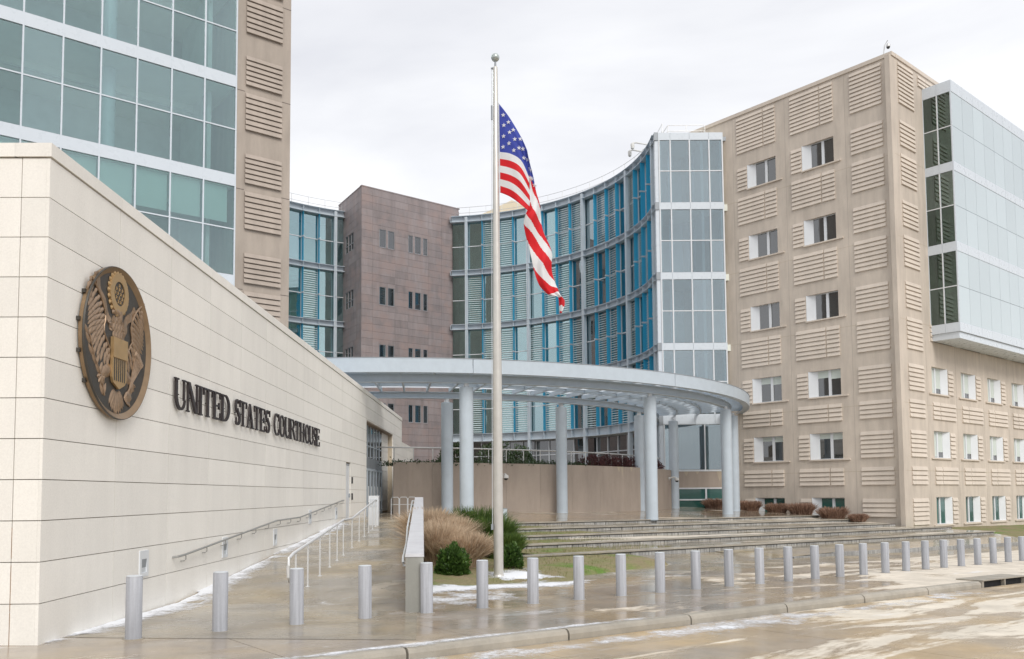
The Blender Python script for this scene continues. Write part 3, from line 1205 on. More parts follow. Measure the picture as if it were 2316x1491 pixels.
ribbon([(-.64, .80), (-.56, .62), (-.44, .48), (-.30, .30), (-.26, .24)], .10)
ribbon([(-.26, .24), (-.20, .16), (-.12, .34)], .05)
ribbon([(.52, .56), (.44, .46), (.26, .36), (.18, .18)], .11)
ribbon([(.18, .18), (.16, .05), (.10, -.02)], .06)
ribbon([(.44, -.52), (.38, -.66), (.34, -.78)], .10)
# glory above the head
disc('glory_ring', .16, .27, .062, .10, M['gold'], 32, -.02, .655)
g_ = disc('glory_field', .001, .165, .062, .085, M['bronzebg'], 24, -.02, .655)
mb = MB()
for i in range(22):
    a = 2 * pi * i / 22
    leaf(mb, -.02 + .215 * cos(a), .655 + .215 * sin(a), math.degrees(a), .10, .07, .03, .066, .4)
mb.build('glory_cloud', M['gold'], seal, True)


def star2d(cx, cy, r, rot=90):
    return [(cx + (r if i % 2 == 0 else r * .42) * cos(radians(rot + i * 36)), cy + (r if i % 2 == 0 else r * .42) * sin(radians(rot + i * 36))) for i in range(10)]


for cx, cy in [(-.02 + dx * .085, .655 + dy * .075) for dy, xs in ((1.45, (0,)), (.75, (-1, 0, 1)), (0, (-.5, .5, -1.4, 1.4)), (-.75, (-1, 0, 1)), (-1.45, (-.3, .5))) for dx in xs]:
    MB().prism([ep(x, y, .0851) for x, y in star2d(cx, cy, .026)], Vector((FP.n[0], FP.n[1], 0)) * .012).build('star', M['gold'], g_)
for a in (150, 172, 194, 216):
    MB().fbox(FP, SC_S + SR * cos(radians(a)) * 1.0 - .03, SC_S + SR * cos(radians(a)) * 1.0 + .03, .0, .05, SC_Z + SR * sin(radians(a)) - .03, SC_Z + SR * sin(radians(a)) + .03).build('mounting_clip', M['bronzebg'], seal)

# ------------------------------------------------------------------ wall lights
descr = ['nearest the pavilion corner', 'below the low end of the wall handrail', 'below the middle of the wall handrail', 'fourth from the pavilion corner, high on the ramp', 'farthest along the ramp, beside the white service door']
lite = None
for i, (s, z) in enumerate(((3.29, .62), (7.85, .63), (12.32, .64), (16.82, 1.10), (21.45, 1.12))):
    root = thing('wall_light', FP.p(s, 0, z), 'white recessed wall light ' + descr[i], 'light', 'recessed lights along the ramp wall')
    w_, h_ = .38, .46
    mb = MB()
    for q in ((0, w_, 0, .07), (0, w_, h_ - .15, h_), (0, .08, .07, h_ - .15), (w_ - .08, w_, .07, h_ - .15)):
        mb.fbox(FP, s + q[0], s + q[1], -.04, .022, z + q[2], z + q[3])
    mb.build('trim', M['white'], root)
    q = [FP.p(s + a, n, z + b) for a, n, b in ((.08, .003, .07), (w_ - .08, .003, .07), (w_ - .08, .012, h_ - .15), (.08, .012, h_ - .15))]
    q2 = [FP.p(s + a, -.03, z + b) for a, b in ((.08, .07), (w_ - .08, .07), (w_ - .08, h_ - .15), (.08, h_ - .15))]
    MB().fbox(FP, s + .08, s + w_ - .08, .001, .006, z + .07, z + h_ - .15).build('lens', M['frame'], root)
    MB().prism([FP.p(s + .081, .007, z + h_ - .151), FP.p(s + .081, .007, z + .16), FP.p(s + .081, .02, z + h_ - .151)], Vector((FP.d[0], FP.d[1], 0)) * (w_ - .162)).build('louvre', M['steeldk'], root)

# ------------------------------------------------------------------ rail on the wall
rail = thing('wall_handrail', FP.p(5, 0, .4), 'slim stainless handrail bracketed to the cream wall, rising with the ramp', 'handrail')
hp = [(4.86, .0, .86), (4.86, .10, .87), (5.19, .10, .88), (12.31, .10, 1.345), (15.16, .10, 1.365), (22.67, .10, 1.85), (22.8, .10, 1.85), (22.8, 0, 1.84)]
MB().tube([FP.p(*q) for q in hp], .024, 8).build('rail', M['railgrey'], rail, True)


def rz_(s):
    for (a, _, za), (b, _, zb) in zip(hp[1:], hp[2:]):
        if a <= s <= b:
            return za + (zb - za) * (s - a) / (b - a + 1e-6)
    return .88


for i in range(15):
    s = 5.3 + i * 1.235
    z = rz_(s)
    MB().tube([FP.p(s, .0, z - .13), FP.p(s, .07, z - .13), FP.p(s, .10, z - .10), FP.p(s, .10, z - .02)], .012, 5).lathe([(.03, 0), (.03, .01)], FP.p(s, .005, z - .135), 8).build('bracket', M['railgrey'], rail)

# ------------------------------------------------------------------ free-standing ramp rail
rr = thing('ramp_handrail', (-4.5, 19.4, .1), 'free-standing stainless ramp rail with slim posts and a looped near end', 'handrail')


def rp(y):
    return -4.37 - (y - 16.9) * .0475


def rh(y):
    return .885 + (y - 17.34) * .0688 if y < 24.13 else (1.355 - (y - 24.13) * .004 if y < 25.8 else 1.35 + (y - 25.8) * .082)


pts = [(rp(17.3), 17.35, .34), (rp(16.95), 17.0, .36), (rp(16.8), 16.88, .46), (rp(16.8), 16.85, .68), (rp(16.9), 16.95, .82), (rp(17.3), 17.34, .885)]
pts += [(rp(y), y, rh(y)) for y in (20, 24.13, 25.8, 28, 32.2)] + [(rp(32.4), 32.4, 1.82)]
MB().tube(pts, .031, 8).build('rail', M['stainless'], rr, True)
for y in (17.6, 18.9, 20.4, 21.8, 23.0, 24.1, 25.85, 27.5, 28.8, 30, 31.2, 32.2):
    MB().tube([(rp(y), y, zramp(y, 10) - .02), (rp(y), y, rh(y) - .01)], .019, 6).lathe([(.05, 0), (.05, .015)], (rp(y), y, zramp(y, 10) - .002), 10).build('post', M['stainless'], rr)
ped = thing('intercom_pedestal', (-5.25, 32.8, .9), 'white waist-high intercom pedestal at the top end of the ramp rail', 'pedestal')
MB().box(-5.45, -5.08, 32.75, 33.0, .88, 2.02).build('post', M['white'], ped)
MB().box(-5.40, -5.13, 32.735, 32.75, 1.6, 1.9).build('panel', M['frame'], ped)

# ------------------------------------------------------------------ cheek wall beside the ramp
cw = thing('ramp_wall', (-2.2, 18, 0), 'grey concrete ramp wall with a sloping snow-white metal cap', 'wall')
axis = (CH1 - CH0).normalized()
FC = Fr(CH0.x, CH0.y, math.degrees(atan2(axis.x, axis.y)), 1)
LC = (CH1 - CH0).length - 3.5
zc0, zc1 = .90, 1.885
q = []
mb = MB()
mb.hexa([FC.p(0, -.165, -.4), FC.p(LC, -.165, -.4), FC.p(LC, .165, -.4), FC.p(0, .165, -.4), FC.p(0, -.165, zc0), FC.p(LC, -.165, zc1), FC.p(LC, .165, zc1), FC.p(0, .165, zc0)])
mb.build('wall', M['concrete'], cw)
for i in range(7):
    a, b = LC * i / 7 + (.006 if i else -.012), LC * (i + 1) / 7
    za, zb = zc0 + (zc1 - zc0) * a / LC, zc0 + (zc1 - zc0) * b / LC
    MB().hexa([FC.p(a, -.175, za + .002), FC.p(b, -.175, zb + .002), FC.p(b, .175, zb + .002), FC.p(a, .175, za + .002),
               FC.p(a, -.165, za + .06), FC.p(b, -.165, zb + .06), FC.p(b, .165, zb + .06), FC.p(a, .165, za + .06)]).build('cap', M['zinc'], cw)
chr_ = thing('cheek_handrail', FC.p(2.5, -.26, .3), 'white painted handrail fixed to the left side of the ramp wall', 'handrail')
hp2 = [(2.75, -.17, .52), (2.75, -.26, .53), (2.7, -.27, .60), (2.85, -.27, .70), (6.6, -.27, .80), (8.2, -.27, 1.16), (LC - .6, -.27, 1.80), (LC - .3, -.26, 1.80), (LC - .3, -.17, 1.79)]
MB().tube([FC.p(*p) for p in hp2], .026, 8).build('rail', M['white'], chr_, True)
for i in range(12):
    s = 3.2 + i * 1.4
    z = .70 + (1.80 - .70) * (s - 2.85) / (LC - 3.4) + (.0 if s > 7 else -.03)
    MB().tube([FC.p(s, -.165, z - .13), FC.p(s, -.25, z - .13), FC.p(s, -.27, z - .03)], .012, 5).build('bracket', M['stainless'], chr_)
# ================================================================== BUILDINGS
FLOOR = 5.209


def wedge_mesh(l, h, mat, deep=.085, thin=.03):
    """clapboard-like precast slat: thick lower edge, thinner top; x 0..l, y 0..deep outwards"""
    k = ('w', round(l, 3), round(h, 3), mat.name)
    if k not in BOXC:
        BOXC[k] = MB().prism([(0, 0, 0), (0, deep, 0), (0, deep, .02), (0, thin, h), (0, 0, h)], (l, 0, 0)).mesh('slat', mat)
    return BOXC[k]


class Slats:
    def __init__(s, F, mat, root, limit=290):
        s.F, s.mat, s.root, s.count, s.limit, s.rest = F, mat, root, 0, limit, MB()

    def group(s, s0, s1, z0, z1, n):
        F = s.F
        h = (z1 - z0) / n
        for i in range(n):
            z = z0 + i * h
            if s.count < s.limit:
                me = wedge_mesh(s1 - s0, h - .05, s.mat)
                if F.side < 0:
                    place('slat', me, s.root, F.p(s0, -.004, z), F.rz)
                else:
                    # outward is to the right of s: turn the piece half round
                    place('slat', me, s.root, F.p(s1, -.004, z), F.rz + pi)
                s.count += 1
            else:
                e, t = .085, .03
                s.rest.prism([F.p(s0, -.004, z), F.p(s0, e, z), F.p(s0, e, z + .02), F.p(s0, t, z + h - .05), F.p(s0, -.004, z + h - .05)], Vector((F.d[0], F.d[1], 0)) * (s1 - s0))

    def done(s):
        if s.rest.v:
            s.rest.build('slat', s.mat, s.root)['kind'] = 'stuff'


def wall_with_holes(F, s0, s1, z0, z1, holes, n0, n1):
    """wall plate between n0 (inner) and n1 (outer) with rectangular openings"""
    mb = MB()
    ss = sorted({s0, s1} | {h[0] for h in holes} | {h[1] for h in holes})
    ss = [x for x in ss if s0 <= x <= s1]
    for a, b in zip(ss, ss[1:]):
        rr = [(a, b, z0, z1)]
        for h in holes:
            rr = rect_sub(rr, h)
        for q in rr:
            mb.fbox(F, q[0], q[1], n0, n1, q[2], q[3])
    return mb


# ------------------------------------------------------------------ tower on the left
FT = Fr(-14.008, 43.015, 51.42, 1)
tower = thing('glass_tower', FT.p(-5, 0, 0), 'tall tower with blue-grey glass curtain wall and a louvred stone edge, behind the cream pavilion', 'building')
MOD = 1.604
TB = [12.65 + FLOOR * k for k in range(7)]            # spandrel undersides
TB = [12.62, 17.80, 22.99, 28.2, 33.4, 38.6, 43.8]
NM = 15
TTOP = 47
Dp = 6.5
mb = MB()
mb.fbox(FT, 0, 2.97, -Dp, -.05, -1, TTOP)
mb.fbox(FT, -NM * MOD - 3, 0, -Dp - 1, -Dp, -1, TTOP)
mb.fbox(FT, -NM * MOD - 3, -NM * MOD, -Dp, -.05, -1, TTOP)
mb.fbox(FT, -NM * MOD, 0, -Dp, -.25, -1, 7.0)
mb.fbox(FT, -NM * MOD, 0, -Dp, -.1, TTOP - .6, TTOP)
mb.build('wall', M['towerstone'], tower)
for z in (7.1,) + tuple(TB):
    MB().fbox(FT, -NM * MOD + .05, -.05, -Dp + .02, -.16, z - .02, z + .5).build('floor_slab', M['ceiling'], tower)
    # lowered soffit strip further inside
    MB().fbox(FT, -NM * MOD + .05, -.5, -Dp + .05, -3.4, z - .35, z - .021).build('soffit', M['ceiling'], tower)
    MB().fbox(FT, -NM * MOD + .05, -.05, -3.6, -3.42, z - .42, z - .02).build('light_cove', M['interior'], tower)
    MB().fbox(FT, -NM * MOD + .05, -.05, -Dp + .03, -.2, z + .501, z + .56).build('floor_finish', M['floorin'], tower)
MB().fbox(FT, -NM * MOD + .05, -.05, -Dp + .01, -Dp + .06, 7.7, TTOP - .7).build('back_wall', M['interior'], tower)
for sc_ in (-5.65, -5.65 - 6 * MOD / 1.0, -5.65 - 9.62 - 3):
    mb = MB()
    for a, b in zip((7.6,) + tuple(q + .5 for q in TB[:-1]), TB):
        c = FT.p(sc_, -1.9, a + .07)
        mb.lathe([(.34, 0), (.34, b - a - .1)], (c.x, c.y, a + .07), 16)
    mb.build('column', M['bandwhite'], tower, True)
for zz, zt in zip((7.6,) + tuple(q + .5 for q in TB), TB):
    # room partition near the right hand end
    MB().fbox(FT, -1.05, -.85, -5.5, -1.2, zz + .07, zt - .03).fbox(FT, -.849, -.1, -4.0, -3.9, zz + .07, zt - .03).build('partition', M['interior'], tower)
SPH = .60
for i, z in enumerate((7.0,) + tuple(TB)):
    for j in range(NM):
        s0 = -(j + 1) * MOD
        fpiece('spandrel', FT, s0 + .004, s0 + MOD - .004, -.14, .012, z, z + SPH, M['bandwhite'], tower)
zs = (7.0,) + tuple(TB)
for a, b in zip(zs, zs[1:]):
    lo, hi = a + SPH, b
    mid = lo + (hi - lo) * .515
    for j in range(NM):
        s0 = -(j + 1) * MOD
        for z0, z1 in ((lo, mid), (mid, hi)):
            fpiece('pane', FT, s0 + .035, s0 + MOD - .035, -.06, -.05, z0 + .03, z1 - .03, M['tglass'], tower)
    fpiece('transom', FT, -NM * MOD, 0, -.10, -.005, mid - .032, mid + .032, M['bandwhite'], tower)
for j in range(NM + 1):
    fpiece('mullion', FT, -j * MOD - .036, -j * MOD + .036, -.12, .022, 7.0, TTOP - .6, M['bandwhite'], tower)
# blinds: drawn on the storey just above the pavilion roof line
for j in range(0, 7):
    a = 18.40
    MB().fbox(FT, -(j + 1) * MOD + .06 + (.0), -j * MOD - (.30 if j == 0 else .06), -.30, -.28, a - FLOOR + 2.75, 17.75).build('blind', M['blind'], tower)
sl_ = Slats(FT, M['towerslat'], tower, 200)
base = 20.90
for k in range(-4, 6):
    o = base + k * 5.19
    if o + 4 > TTOP or o < 0:
        continue
    sl_.group(.50, 2.47, o, o + 2.0, 7)
    sl_.group(.50, 2.47, o + 2.38, o + 3.98, 6 if k % 2 else 6)
sl_.done()
mb = MB()
for k in range(-2, 6):
    z = 22.92 + k * 5.19
    mb.fbox(FT, .05, .47, -.06, -.044, z, z + .03).fbox(FT, 2.5, 2.97, -.06, -.044, z, z + .03)
mb.build('joint', M['mauvejoint'], tower)

# ------------------------------------------------------------------ louvred building on the right
CX, CY = 24.07, 52.69
F1 = Fr(CX, CY, -40.41, -1)
F2 = Fr(CX, CY, 49.6, 1)
RT = 29.70
SLAB = [23.465, 18.256, 13.047, 7.837, 3.64]
fb = thing('louvred_building', (CX, CY, -.1), 'tan precast office block on the right with slatted wall panels and white-lined windows', 'building')
L1, L2 = 20, 36
WIN1, WIN2 = [], []
COLA = (4.06, 6.39)
rowsz = []
for k, z in enumerate(SLAB):
    dz = .40 + .035 * k
    rowsz.append((z + dz, z + dz + 1.73))
rowsz.append((-.10, 1.66))
for z0, z1 in rowsz:
    lo = z0 if z0 > 0 else .45
    for o in (0, 4.355):
        WIN1.append((4.06 + o, 6.39 + o, lo, z1))
for z0, z1 in rowsz[3:]:
    for q in range(7):
        WIN2.append((4.0 + q * 4.447, 6.33 + q * 4.447, z0, z1))
w1 = wall_with_holes(F1, .001, L1, -1.2, RT - .25, WIN1, -.30, 0)
w1.build('wall', M['tan'], fb)
w2 = wall_with_holes(F2, -.30, L2, -1.6, RT - .25, WIN2, -.30, 0)
# corner is closed by the end of the second plate
w2.build('wall', M['tan'], fb)
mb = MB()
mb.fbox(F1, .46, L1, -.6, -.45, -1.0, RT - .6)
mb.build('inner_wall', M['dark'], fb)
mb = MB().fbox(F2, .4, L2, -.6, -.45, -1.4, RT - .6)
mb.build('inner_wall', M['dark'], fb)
q = [F2.p(0, 0, 0), F2.p(L2, 0, 0), F2.p(L2, -L1, 0), F1.p(L1, 0, 0)]
mb = MB()
mb.hexa([Vector((p.x, p.y, RT - .8)) for p in (F2.p(.3, -.3, 0), F2.p(L2, -.3, 0), F2.p(L2, -L1, 0), F2.p(.3, -L1, 0))] + [Vector((p.x, p.y, RT - .5)) for p in (F2.p(.3, -.3, 0), F2.p(L2, -.3, 0), F2.p(L2, -L1, 0), F2.p(.3, -L1, 0))])
mb.build('roof', M['steeldk'], fb)
mb = MB().fbox(F2, L2 - .3, L2, -L1, -.3, -1.6, RT - .25).fbox(F1, L1 - .3, L1, -L2, -.3, -1.2, RT - .25)
mb.build('rear_wall', M['tan'], fb)
mb = MB()
mb.fbox(F1, -.06, L1, -.42, .07, RT - .25, RT)
mb.fbox(F2, .43, L2, -.42, .07, RT - .249, RT - .001)
mb.build('coping', M['tanslat'], fb)
# joints cut at slab level
mb = MB()
for z in SLAB:
    mb.fbox(F1, -.003, 2.82, -.01, .003, z - .33, z - .305).fbox(F1, 2.83, L1, -.01, .003, z - .33, z - .305)
    mb.fbox(F2, 0.004, L2, -.01, .0035, z - .33, z - .305)
mb.build('slab_joint', M['joint'], fb)
mb = MB()
for s in (3.2, 7.62, 11.9):
    mb.fbox(F1, s, s + .022, -.01, .0025, .3, RT - .26)
for s in (3.25, 7.62, 12.07, 16.5):
    mb.fbox(F2, s, s + .022, -.01, .0022, -1, 11.7)
mb.fbox(F1, .42, .44, -.01, .0026, .3, RT - .26)
mb.build('panel_joint', M['towerstone'], fb)
sl1 = Slats(F1, M['tanslat'], fb, 10 ** 6)
sl2 = Slats(F2, M['tanslat'], fb, 10 ** 6)
nsl = [0]


def grp(S, s0, s1, z0, z1, n):
    S.limit = S.count if nsl[0] >= 296 else 10 ** 6
    S.group(s0, s1, z0, z1, n)
    nsl[0] += n


gz = []
for k, z in enumerate(SLAB):
    if k < 3:
        gz.append((z - 2.12, z - .08, 7))
    else:
        gz.append((z - 1.18, z - .01, 4))
for k, (z0, z1) in enumerate(rowsz):
    lo = z0 if z0 > 0 else (z0 + .56)
    n = 6 if z0 > 0 else 4
    grp(sl1, .70, 2.83, lo, z1 - .02, n)
    for o in (0, 4.355):
        grp(sl1, 6.42 + o, 7.19 + o, lo, z1 - .02, n)
for z0, z1, n in [(26.62, 29.33, 10)] + gz:
    grp(sl1, .70, 2.83, z0, z1, n)
    for o in (0, 4.355):
        grp(sl1, 5.03 + o, 7.2 + o, z0, z1, n)
        grp(sl1, 4.04 + o, 4.93 + o, z0, z1, n)
# right-hand face
for z0, z1, n in [(26.62, 29.33, 10)] + gz:
    grp(sl2, .73, 2.83, z0, z1, n)
for z0, z1 in rowsz:
    grp(sl2, .73, 2.83, max(z0, -.05), z1 - .02, 6)
for q in range(6):
    o = q * 4.447
    for z0, z1, n in gz[2:]:
        if q < 6:
            zt = min(z1, 12.9)
            nn = 4 if z0 > 8 else n
            zz = zt - 1.18 if z0 > 8 else z0
            grp(sl2, 3.98 + o, 4.97 + o, zz, zt, nn)
            grp(sl2, 5.02 + o, 7.38 + o, zz, zt, nn)
    for z0, z1 in rowsz[3:]:
        grp(sl2, 6.36 + o, 7.12 + o, z0 + .02, z1 - .02, 6)
grp(sl2, 3.5, 4.6, 28.55, 29.33, 3)
grp(sl2, 4.65, 6.9, 28.55, 29.33, 3)
sl1.done()
sl2.done()


def window(F, s0, s1, z0, z1, glass, blind=0):
    """recessed window: splayed white panel on the far side, two panes, white mullion"""
    n = -.24
    pw = .60
    root = MB().fbox(F, s0, s1, -.30, n, z0, z1)
    w = root.build('window', M['wglass'] if glass == 'd' else M['gglass'], fb)
    sp = s1 - pw
    pan = MB().prism([F.p(s1 - .015, .012, z0), F.p(sp, n + .02, z0), F.p(sp, n + .001, z0), F.p(s1 - .015, n + .001, z0)], (0, 0, z1 - z0))
    pan.build('splay_panel', M['white'], w)
    mid = (s0 + sp) / 2
    MB().fbox(F, mid - .09, mid + .09, n + .001, n + .07, z0, z1).build('mullion', M['white'], w)
    mb = MB().fbox(F, s0, s0 + .05, n + .001, n + .05, z0, z1).fbox(F, s0 + .05, mid - .09, n + .001, n + .045, z0, z0 + .05).fbox(F, mid + .09, sp, n + .001, n + .045, z0, z0 + .05)
    mb.fbox(F, s0 + .05, mid - .09, n + .001, n + .045, z1 - .05, z1).fbox(F, mid + .09, sp, n + .001, n + .045, z1 - .05, z1)
    mb.build('frame', M['frame'], w)
    if blind:
        MB().fbox(F, s0 + .05, mid - .09, n + .002, n + .006, z1 - .05 - blind, z1 - .05).build('blind', M['blind'], w)
        MB().fbox(F, mid + .09, sp, n + .002, n + .006, z1 - .05 - blind * .8, z1 - .05).build('blind', M['blind'], w)
    if F is F1:
        MB().fbox(F, s0 - .5, s1 + .02, -.04, .10, z0 - .10, z0 - .012).build('sill', M['tanslat'], w)
    else:
        MB().fbox(F, s0 - .5, s1 + .12, -.04, .10, z0 - .10, z0 - .012).build('sill', M['tanslat'], w)


for i, h in enumerate(WIN1):
    gl = 'g' if i >= 10 else 'd'
    window(F1, h[0], h[1], h[2], h[3], gl, {6: .55, 7: .5, 8: .4, 9: .35}.get(i, 0))
for i, h in enumerate(WIN2):
    window(F2, h[0], h[1], h[2], h[3], 'g' if i >= 14 else 'd', 1.6 if i < 14 else 0)

# projecting glass box
BX0, BX1, BP = 4.12, 34, 1.83
FB = Fr(*F2.p(BX0, BP, 0)[:2], 49.6, 1)                       # front plane
FS = Fr(*F2.p(BX0, 0, 0)[:2], 49.6 + 90, 1)                   # left side: runs outwards from the wall
bx = tag(bpy.data.objects.new('glass_box', None))
COL.objects.link(bx)
WL[bx] = FB.p(0, 0, 12.1)
bx.parent = fb
bx.location = WL[bx] - WL[fb]
BB = [(12.14, 12.72), (17.32, 17.93), (22.55, 23.13), (27.74, 28.49)]
mb = MB()
mb.fbox(F2, BX0 + .05, BX1, .005, BP - .05, 28.2, 28.45)
mb.fbox(F2, BX0 + .05, BX1, .005, BP - .05, 12.16, 12.5)
for a, b in BB[1:3]:
    mb.fbox(F2, BX0 + .06, BX1, .005, BP - .08, a + .05, b - .05)
mb.build('deck', M['bandwhite'], bx)
MB().fbox(F2, BX0 + .10, BX1, .005, BP - .10, 11.72, 12.139).build('soffit', M['bandwhite'], bx)
LW = BX1 - BX0
nf = 17
for a, b in BB:
    for j in range(nf):
        w_ = 1.70
        fpiece('spandrel', FB, j * w_ + .008 + (.012 if j == 0 else 0), min((j + 1) * w_ - .008, LW), -.08, 0, a, b, M['bandwhite'], bx)
    for j in range(2):
        fpiece('spandrel', FS, j * BP / 2 + .006, (j + 1) * BP / 2 - .006 - (.01 if j else 0), -.08, 0.0, a, b, M['bandwhite'], bx)
for (a0, a), (b, b1) in zip(BB, BB[1:]):
    mid = (a + b) / 2 + .05
    for z0, z1 in ((a, mid), (mid, b)):
        for j in range(nf):
            fpiece('pane', FB, j * 1.70 + .012 + (.10 if j == 0 else 0), (j + 1) * 1.70 - .012, -.05, -.02, z0 + .012, z1 - .012, M['skyglass'], bx)
        for j in range(2):
            fpiece('pane', FS, j * BP / 2 + .035, (j + 1) * BP / 2 - .035 - (.03 if j else 0), -.05, -.04, z0 + .025, z1 - .025, M['boxglass'], bx)
    fpiece('transom', FS, .0, BP - .02, -.07, .0, mid - .03, mid + .03, M['white'], bx)
    fpiece('mullion', FS, BP / 2 - .035, BP / 2 + .035, -.09, .012, a, b, M['white'], bx)
    fpiece('corner_post', FS, BP - .09, BP - .012, -.08, .0, a, b, M['bandwhite'], bx)
    fpiece('mullion', FS, .002, .035, -.09, .012, a, b, M['white'], bx)
    MB().fbox(F2, BX0 + .9, BX0 + .98, .2, BP - .3, a, b).build('inner_screen', M['interior'], bx)

# ------------------------------------------------------------------ curved glass building
CC = (-7.56, 62.7)
RR = 18.42
curv = thing('curved_glass_building', (CC[0], CC[1] + RR, .8), 'concave glass building with blue fins, louvre screens and a square glazed end bay', 'building')
RB = [(28.53, 27.93), (23.30, 22.78), (18.10, 17.58), (12.90, 12.38), (7.72, 6.97)]     # ring beams top, bottom
ARC = [(-1.2, 84), (112, 142)]
STEP = 19.57 / 4
A0 = 79.36


def cp(a, r, z):
    return Vector((CC[0] + r * cos(radians(a)), CC[1] + r * sin(radians(a)), z))


for a0, a1 in ARC:
    n = int((a1 - a0) / 1.5)
    for zt, zb in RB:
        mb = MB()
        mb.ring(CC, RR - .02, RR + .3, a0, a1, zb + .04, zt - .04, n)
        b_ = mb.build('ring_beam', M['steel'], curv)
        mb = MB()
        mb.ring(CC, RR - .36, RR + .3, a0, a1, zt - .038, zt, n)
        mb.ring(CC, RR - .36, RR + .3, a0, a1, zb, zb + .038, n)
        mb.build('flange', M['steel'], b_)
        mb = MB()
        k = int((a1 - a0) / STEP)
        for i in range(k + 1):
            a = A0 - STEP * round((A0 - a1) / STEP) - i * STEP
            if a < a0 + .3:
                continue
            p = cp(a, RR - .20, 0)
            f = Fr(p.x, p.y, 90 - a, 1)
            mb.fbox(f, -.14, .17, -.012, .012, zb + .04, zt - .04)
        mb.build('stiffener', M['steel'], b_)
    # roof and inner shell
    mb = MB()
    mb.ring(CC, RR + .3, RR + 9, a0, a1, 28.0, 28.3, n)
    mb.build('roof', M['steeldk'], curv)
    for zt, zb in RB[1:]:
        mb = MB()
        mb.ring(CC, RR + .301, RR + 7, a0, a1, zb - .05, zt - .1, n)
        mb.build('floor_slab', M['ceiling'], curv)
    mb = MB()
    mb.ring(CC, RR + 3.2, RR + 3.4, a0, a1, .5, 28, n)
    mb.build('inner_wall', M['interior'], curv)
    mb = MB()
    mb.ring(CC, RR + 6.9, RR + 7.2, a0, a1, .5, 28, n)
    mb.build('rear_wall', M['tan'], curv)
# columns in the curve
cols = [A0 - 19.57 * k for k in range(5)] + [A0 + 19.57 * 2]
for a in cols:
    if a < 1.5:
        a = 1.3
    p = cp(a, RR, 0)
    f = Fr(p.x, p.y, 90 - a, -1)
    MB().fbox(f, -.34, -.02, -.13, .13, .9, 28.4).build('column', M['steel'], curv)
random.seed(11)
PAT = {  # storey -> bay -> screens (1 = louvre screen)
    0: [[0, 1, 1, 0], [0, 0, 1, 1], [0, 1, 1, 0], [1, 0, 0, 0]],
    1: [[1, 0, 1, 1], [0, 1, 1, 0], [1, 0, 1, 0], [0, 1, 1, 1]],
    2: [[0, 1, 1, 0], [1, 0, 1, 1], [0, 1, 1, 0], [1, 0, 1, 1]],
    3: [[1, 0, 1, 1], [0, 1, 1, 0], [1, 0, 1, 1], [0, 1, 1, 0]]}
LEFT = [0, 1, 0, 0, 0, 1]


def louvre_screen(a0, a1, z0, z1, pitch, r):
    mb = MB()
    n = int((z1 - z0) / pitch)
    for i in range(n):
        z = z0 + (i + .5) * pitch
        vs = []
        for a in (a0, a1):
            for dr, dz in ((-.05, -.034), (-.05, -.002), (.045, .036), (.045, .014)):
                vs.append(cp(a, r + dr, z + dz))
        mb.add(vs, [(0, 1, 2, 3), (7, 6, 5, 4), (0, 4, 5, 1), (1, 5, 6, 2), (2, 6, 7, 3), (3, 7, 4, 0)])
    o = mb.build('louvre_screen', M['louvre'], curv)
    o['kind'] = 'stuff'


def curtain(a0, a1, z0, z1, screen):
    """one panel of the curved wall, seen from inside the courtyard; a0 > a1"""
    mid = (z0 + z1) / 2
    e = .12
    r = RR + .10
    for q0, q1 in ((z0, mid), (mid, z1)):
        q = [cp(a, rr, z) for z in (q0 + .03, q1 - .03) for a, rr in ((a0 - e, r), (a1 + e, r), (a1 + e, r + .02), (a0 - e, r + .02))]
        MB().hexa(q).build('pane', M['cglass'], curv)
    if screen:
        louvre_screen(a0 - .35, a1 + .25, z0 + .08, z1 - .08, .20, RR - .04)


def fin(a, z0, z1, mb_f, mb_m):
    p = cp(a, RR, 0)
    f = Fr(p.x, p.y, 90 - a, -1)          # s runs radially outwards from the centre
    mb_f.fbox(f, -.34, .06, -.014, .014, z0, z1)
    mb_m.fbox(f, .04, .16, -.035, .035, z0, z1)


for k in range(4):
    z1, z0 = RB[k][1], RB[k + 1][0]
    mid = (z0 + z1) / 2
    panels = []
    for b in range(4):
        for j in range(4):
            a = A0 - (b * 4 + j) * STEP
            panels.append((a, a - STEP, PAT[k][b][j]))
    panels.append((A0 + 4.4, A0, 0))
    for j in range(6):
        a = A0 + 2 * 19.57 + (6 - j - 0) * STEP - STEP * 1.0
        panels.append((a, a - STEP, LEFT[(j + k * 2) % 6] if j != 5 else 0))
    for a0, a1, s in panels:
        if a1 < 1:
            a1 = 1.6
        curtain(a0, a1, z0, z1, 1 if s else 0)
        mf, mm = MB(), MB()
        fin(a1, z0 + .02, z1 - .02, mf, mm)
        m_ = mm.build('mullion', M['frame'], curv)
        mf.build('blue_fin', M['bluefin'], m_)
        mt = MB().ring(CC, RR + .03, RR + .12, a1, a0, mid - .03, mid + .03, 2)
        mt.build('transom', M['white'], curv)
        p = cp(a1, RR, 0)
        f = Fr(p.x, p.y, 90 - a1, -1)
        MB().fbox(f, -.40, .03, -.05, .05, mid - .06, mid + .06).build('bracket', M['steel'], m_)
